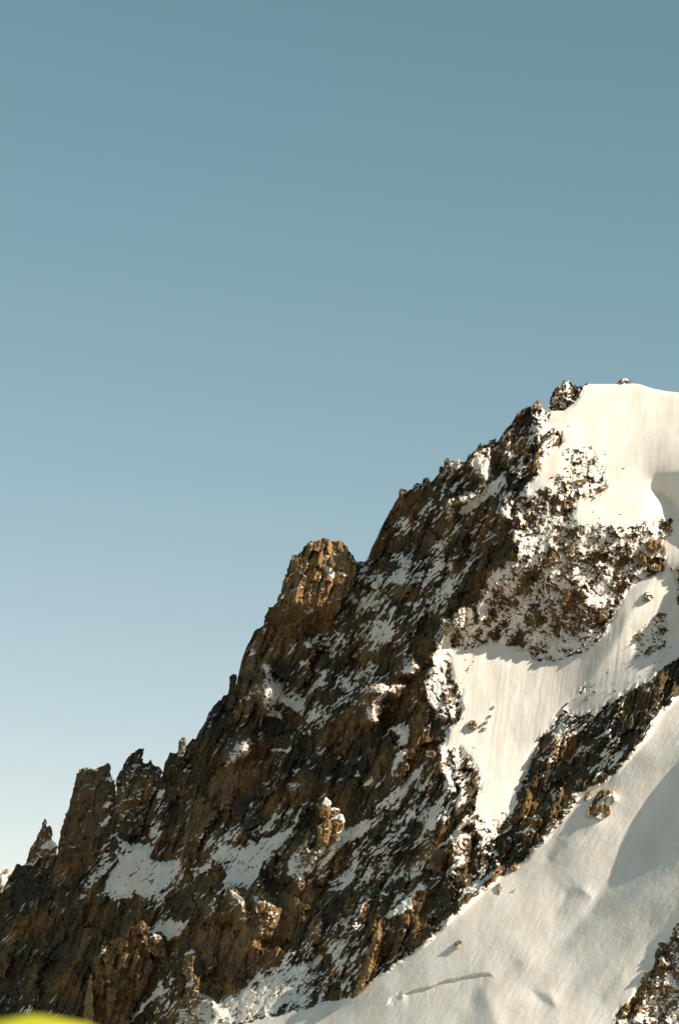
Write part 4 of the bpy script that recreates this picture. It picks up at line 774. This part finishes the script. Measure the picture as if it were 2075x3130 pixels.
for x, y, r, lab in ((505, 480, 3.2, 'single tiny rock high on the smooth snow dome, left part'), (1035, 885, 3.4, 'single tiny rock on the lower middle of the snow dome'), (860, 750, 2.8, 'tiny rock right of the scattered rocks, uppermost'), (1063, 1110, 2.0, 'single speck of rock above the serac lobe'),
                     (745, 1300, 3.0, 'single rock in the snow under the scattered rocks'), (1005, 1325, 3.2, 'tiny rock pair member low on the snow dome')):
    u, v = P('t2', (x, y))[0]; h = bil(HF, np.array([(u - U0) / DU]), np.array([(v - V0) / DU]))[0]
    o = bpy.data.objects.new('loose_rock', STONES[int(x) % 8]); COL.objects.link(o); o.location = place(np.array([u]), np.array([v]), np.array([h]))[0]
    o.scale = (r * MPP * 1.3, r * MPP, r * MPP); tag(o, lab, 'rock')

# ------------------------------------------------------------------ snowy ridge far behind, at the left edge
u = np.linspace(-160, 140, 120); ridge = np.interp(u, [-160, 0, 20, 40, 140], [2630, 2664, 2657, 2656, 2690]) + 2 * perlin(u / 14, u * 0, 301)
rows_ = np.linspace(0, 1, 40)[:, None]
uu = np.tile(u, (40, 1)); vv = ridge[None] + rows_ * 420
hh = 2400 - rows_ * 420 * 0.9 + 10 * perlin(uu / 40, vv / 40, 302) + 6 * facets(uu, vv, 60, 30, 16, 303, .4)[0]
pp = place(uu, vv, hh).reshape(-1, 3); ii = np.arange(pp.shape[0]).reshape(uu.shape)
ff = np.stack([ii[1:, :-1], ii[1:, 1:], ii[:-1, 1:], ii[:-1, :-1]], -1).reshape(-1, 4)
o = grid_object('distant_snow_ridge', pp, ff, np.clip(.9 + .6 * perlin(uu / 18, vv / 10, 304).ravel() - .25 * (vv.ravel() - 2660) / 40, 0, 1), np.tile([[.11, .085, .05]], (pp.shape[0], 1)))
tag(o, 'snowy ridge far behind, peeping out at the left edge', 'ridge', kind='structure')
bk = pp.reshape(40, 120, 3)[0]; strip('distant_ridge_back', bk, bk + np.array([0, 300, -300.0]), 1.0, 'far side of the distant snowy ridge', 'ridge')

# ------------------------------------------------------------------ ground and the yellow shape near the camera
gm = bpy.data.materials.new('ground_snow'); gm.use_nodes = True
b_ = gm.node_tree.nodes['Principled BSDF']; b_.inputs['Roughness'].default_value = .9
nz = gm.node_tree.nodes.new('ShaderNodeTexNoise'); nz.inputs['Scale'].default_value = .05; nz.inputs['Detail'].default_value = 8
rp = gm.node_tree.nodes.new('ShaderNodeValToRGB'); rp.color_ramp.elements[0].color = (.06, .055, .04, 1); rp.color_ramp.elements[1].color = (.22, .20, .16, 1)
tc = gm.node_tree.nodes.new('ShaderNodeNewGeometry'); gm.node_tree.links.new(tc.outputs['Position'], nz.inputs['Vector'])
gm.node_tree.links.new(nz.outputs['Fac'], rp.inputs[0]); gm.node_tree.links.new(rp.outputs[0], b_.inputs['Base Color'])
me = bpy.data.meshes.new('ground'); S_ = 25000
n = 24; xs = np.linspace(-1, 1, n); xs = np.sign(xs) * np.abs(xs) ** 3 * S_
gv = [(x, y, -1.7) for y in xs for x in xs]; gf = [(j * n + i, j * n + i + 1, (j + 1) * n + i + 1, (j + 1) * n + i) for j in range(n - 1) for i in range(n - 1)]
me.from_pydata(gv, [], gf); me.materials.append(gm)
o = bpy.data.objects.new('ground', me); COL.objects.link(o); tag(o, 'patchy snow ground running out from the viewpoint', 'ground', kind='structure')

ym = bpy.data.materials.new('yellow_fabric'); ym.use_nodes = True; yt = ym.node_tree; yb = yt.nodes['Principled BSDF']
yb.inputs['Roughness'].default_value = .7
yn = yt.nodes.new('ShaderNodeTexNoise'); yn.inputs['Scale'].default_value = 60; yr = yt.nodes.new('ShaderNodeValToRGB')
yr.color_ramp.elements[0].color = (.46, .43, .008, 1); yr.color_ramp.elements[1].color = (.54, .50, .010, 1)
yt.links.new(yn.outputs['Fac'], yr.inputs[0]); yt.links.new(yr.outputs[0], yb.inputs['Base Color'])
YD = 4.0
root = holder('yellow_cover', 0, 0, 'blurred bright yellow rounded top poking up at the bottom left corner', 'yellow cover')
def ray_at(u, v, d): return (u - UC) / FOC * d * RIGHT - (v - VC) / FOC * d * UP + d * FWD
tp = ray_at(108, 3104, YD)
root.location = (tp[0], tp[1], -1.7)
H_ = tp[2] + 1.7
NS, NR = 48, 26
prof_ = []
for k in range(NR):
    t = k / (NR - 1); z = H_ * (1 - t)
    a = min(t * H_, .16); r = math.sqrt(max(0, 2 * .20 * a - a * a)) if t * H_ < .16 else .196 + .20 * (t - .16 / H_)
    prof_.append((r, z))
prof_ = [(math.sqrt(2 * .20 * s - s * s), H_ - s) for s in np.linspace(0.0001, .15, 14)] + [(.194 + .16 * k / 10, (H_ - .15) * (1 - k / 10)) for k in range(1, 11)]
vsx, fsx = [], []
for r, z in prof_:
    for j in range(NS):
        a = 2 * math.pi * j / NS; rr = r * (1 + .03 * math.cos(6 * a) * min(1, r / .1))
        vsx.append((rr * math.cos(a) * 1.02, rr * math.sin(a) * .95, z))
for i in range(len(prof_) - 1):
    for j in range(NS):
        fsx.append((i * NS + j, (i + 1) * NS + j, (i + 1) * NS + (j + 1) % NS, i * NS + (j + 1) % NS))
fsx.append(tuple(range(NS)))
me = bpy.data.meshes.new('fabric'); me.from_pydata(vsx, [], fsx); me.polygons.foreach_set('use_smooth', [True] * len(fsx)); me.materials.append(ym)
o = bpy.data.objects.new('fabric', me); COL.objects.link(o); o.parent = root
bm = bmesh.new()
for j in range(NS):
    for rr, z in ((.356, .0), (.366, .0), (.366, .03), (.352, .03)):
        a = 2 * math.pi * j / NS; bm.verts.new((rr * math.cos(a) * 1.02, rr * math.sin(a) * .95, z))
bm.verts.ensure_lookup_table()
for j in range(NS):
    for k in range(4):
        a, b = j * 4 + k, j * 4 + (k + 1) % 4; c, d = ((j + 1) % NS) * 4 + (k + 1) % 4, ((j + 1) % NS) * 4 + k
        bm.faces.new([bm.verts[q_] for q_ in (a, d, c, b)])
me = bpy.data.meshes.new('hem'); bm.to_mesh(me); bm.free(); me.materials.append(ym)
o = bpy.data.objects.new('hem', me); COL.objects.link(o); o.parent = root
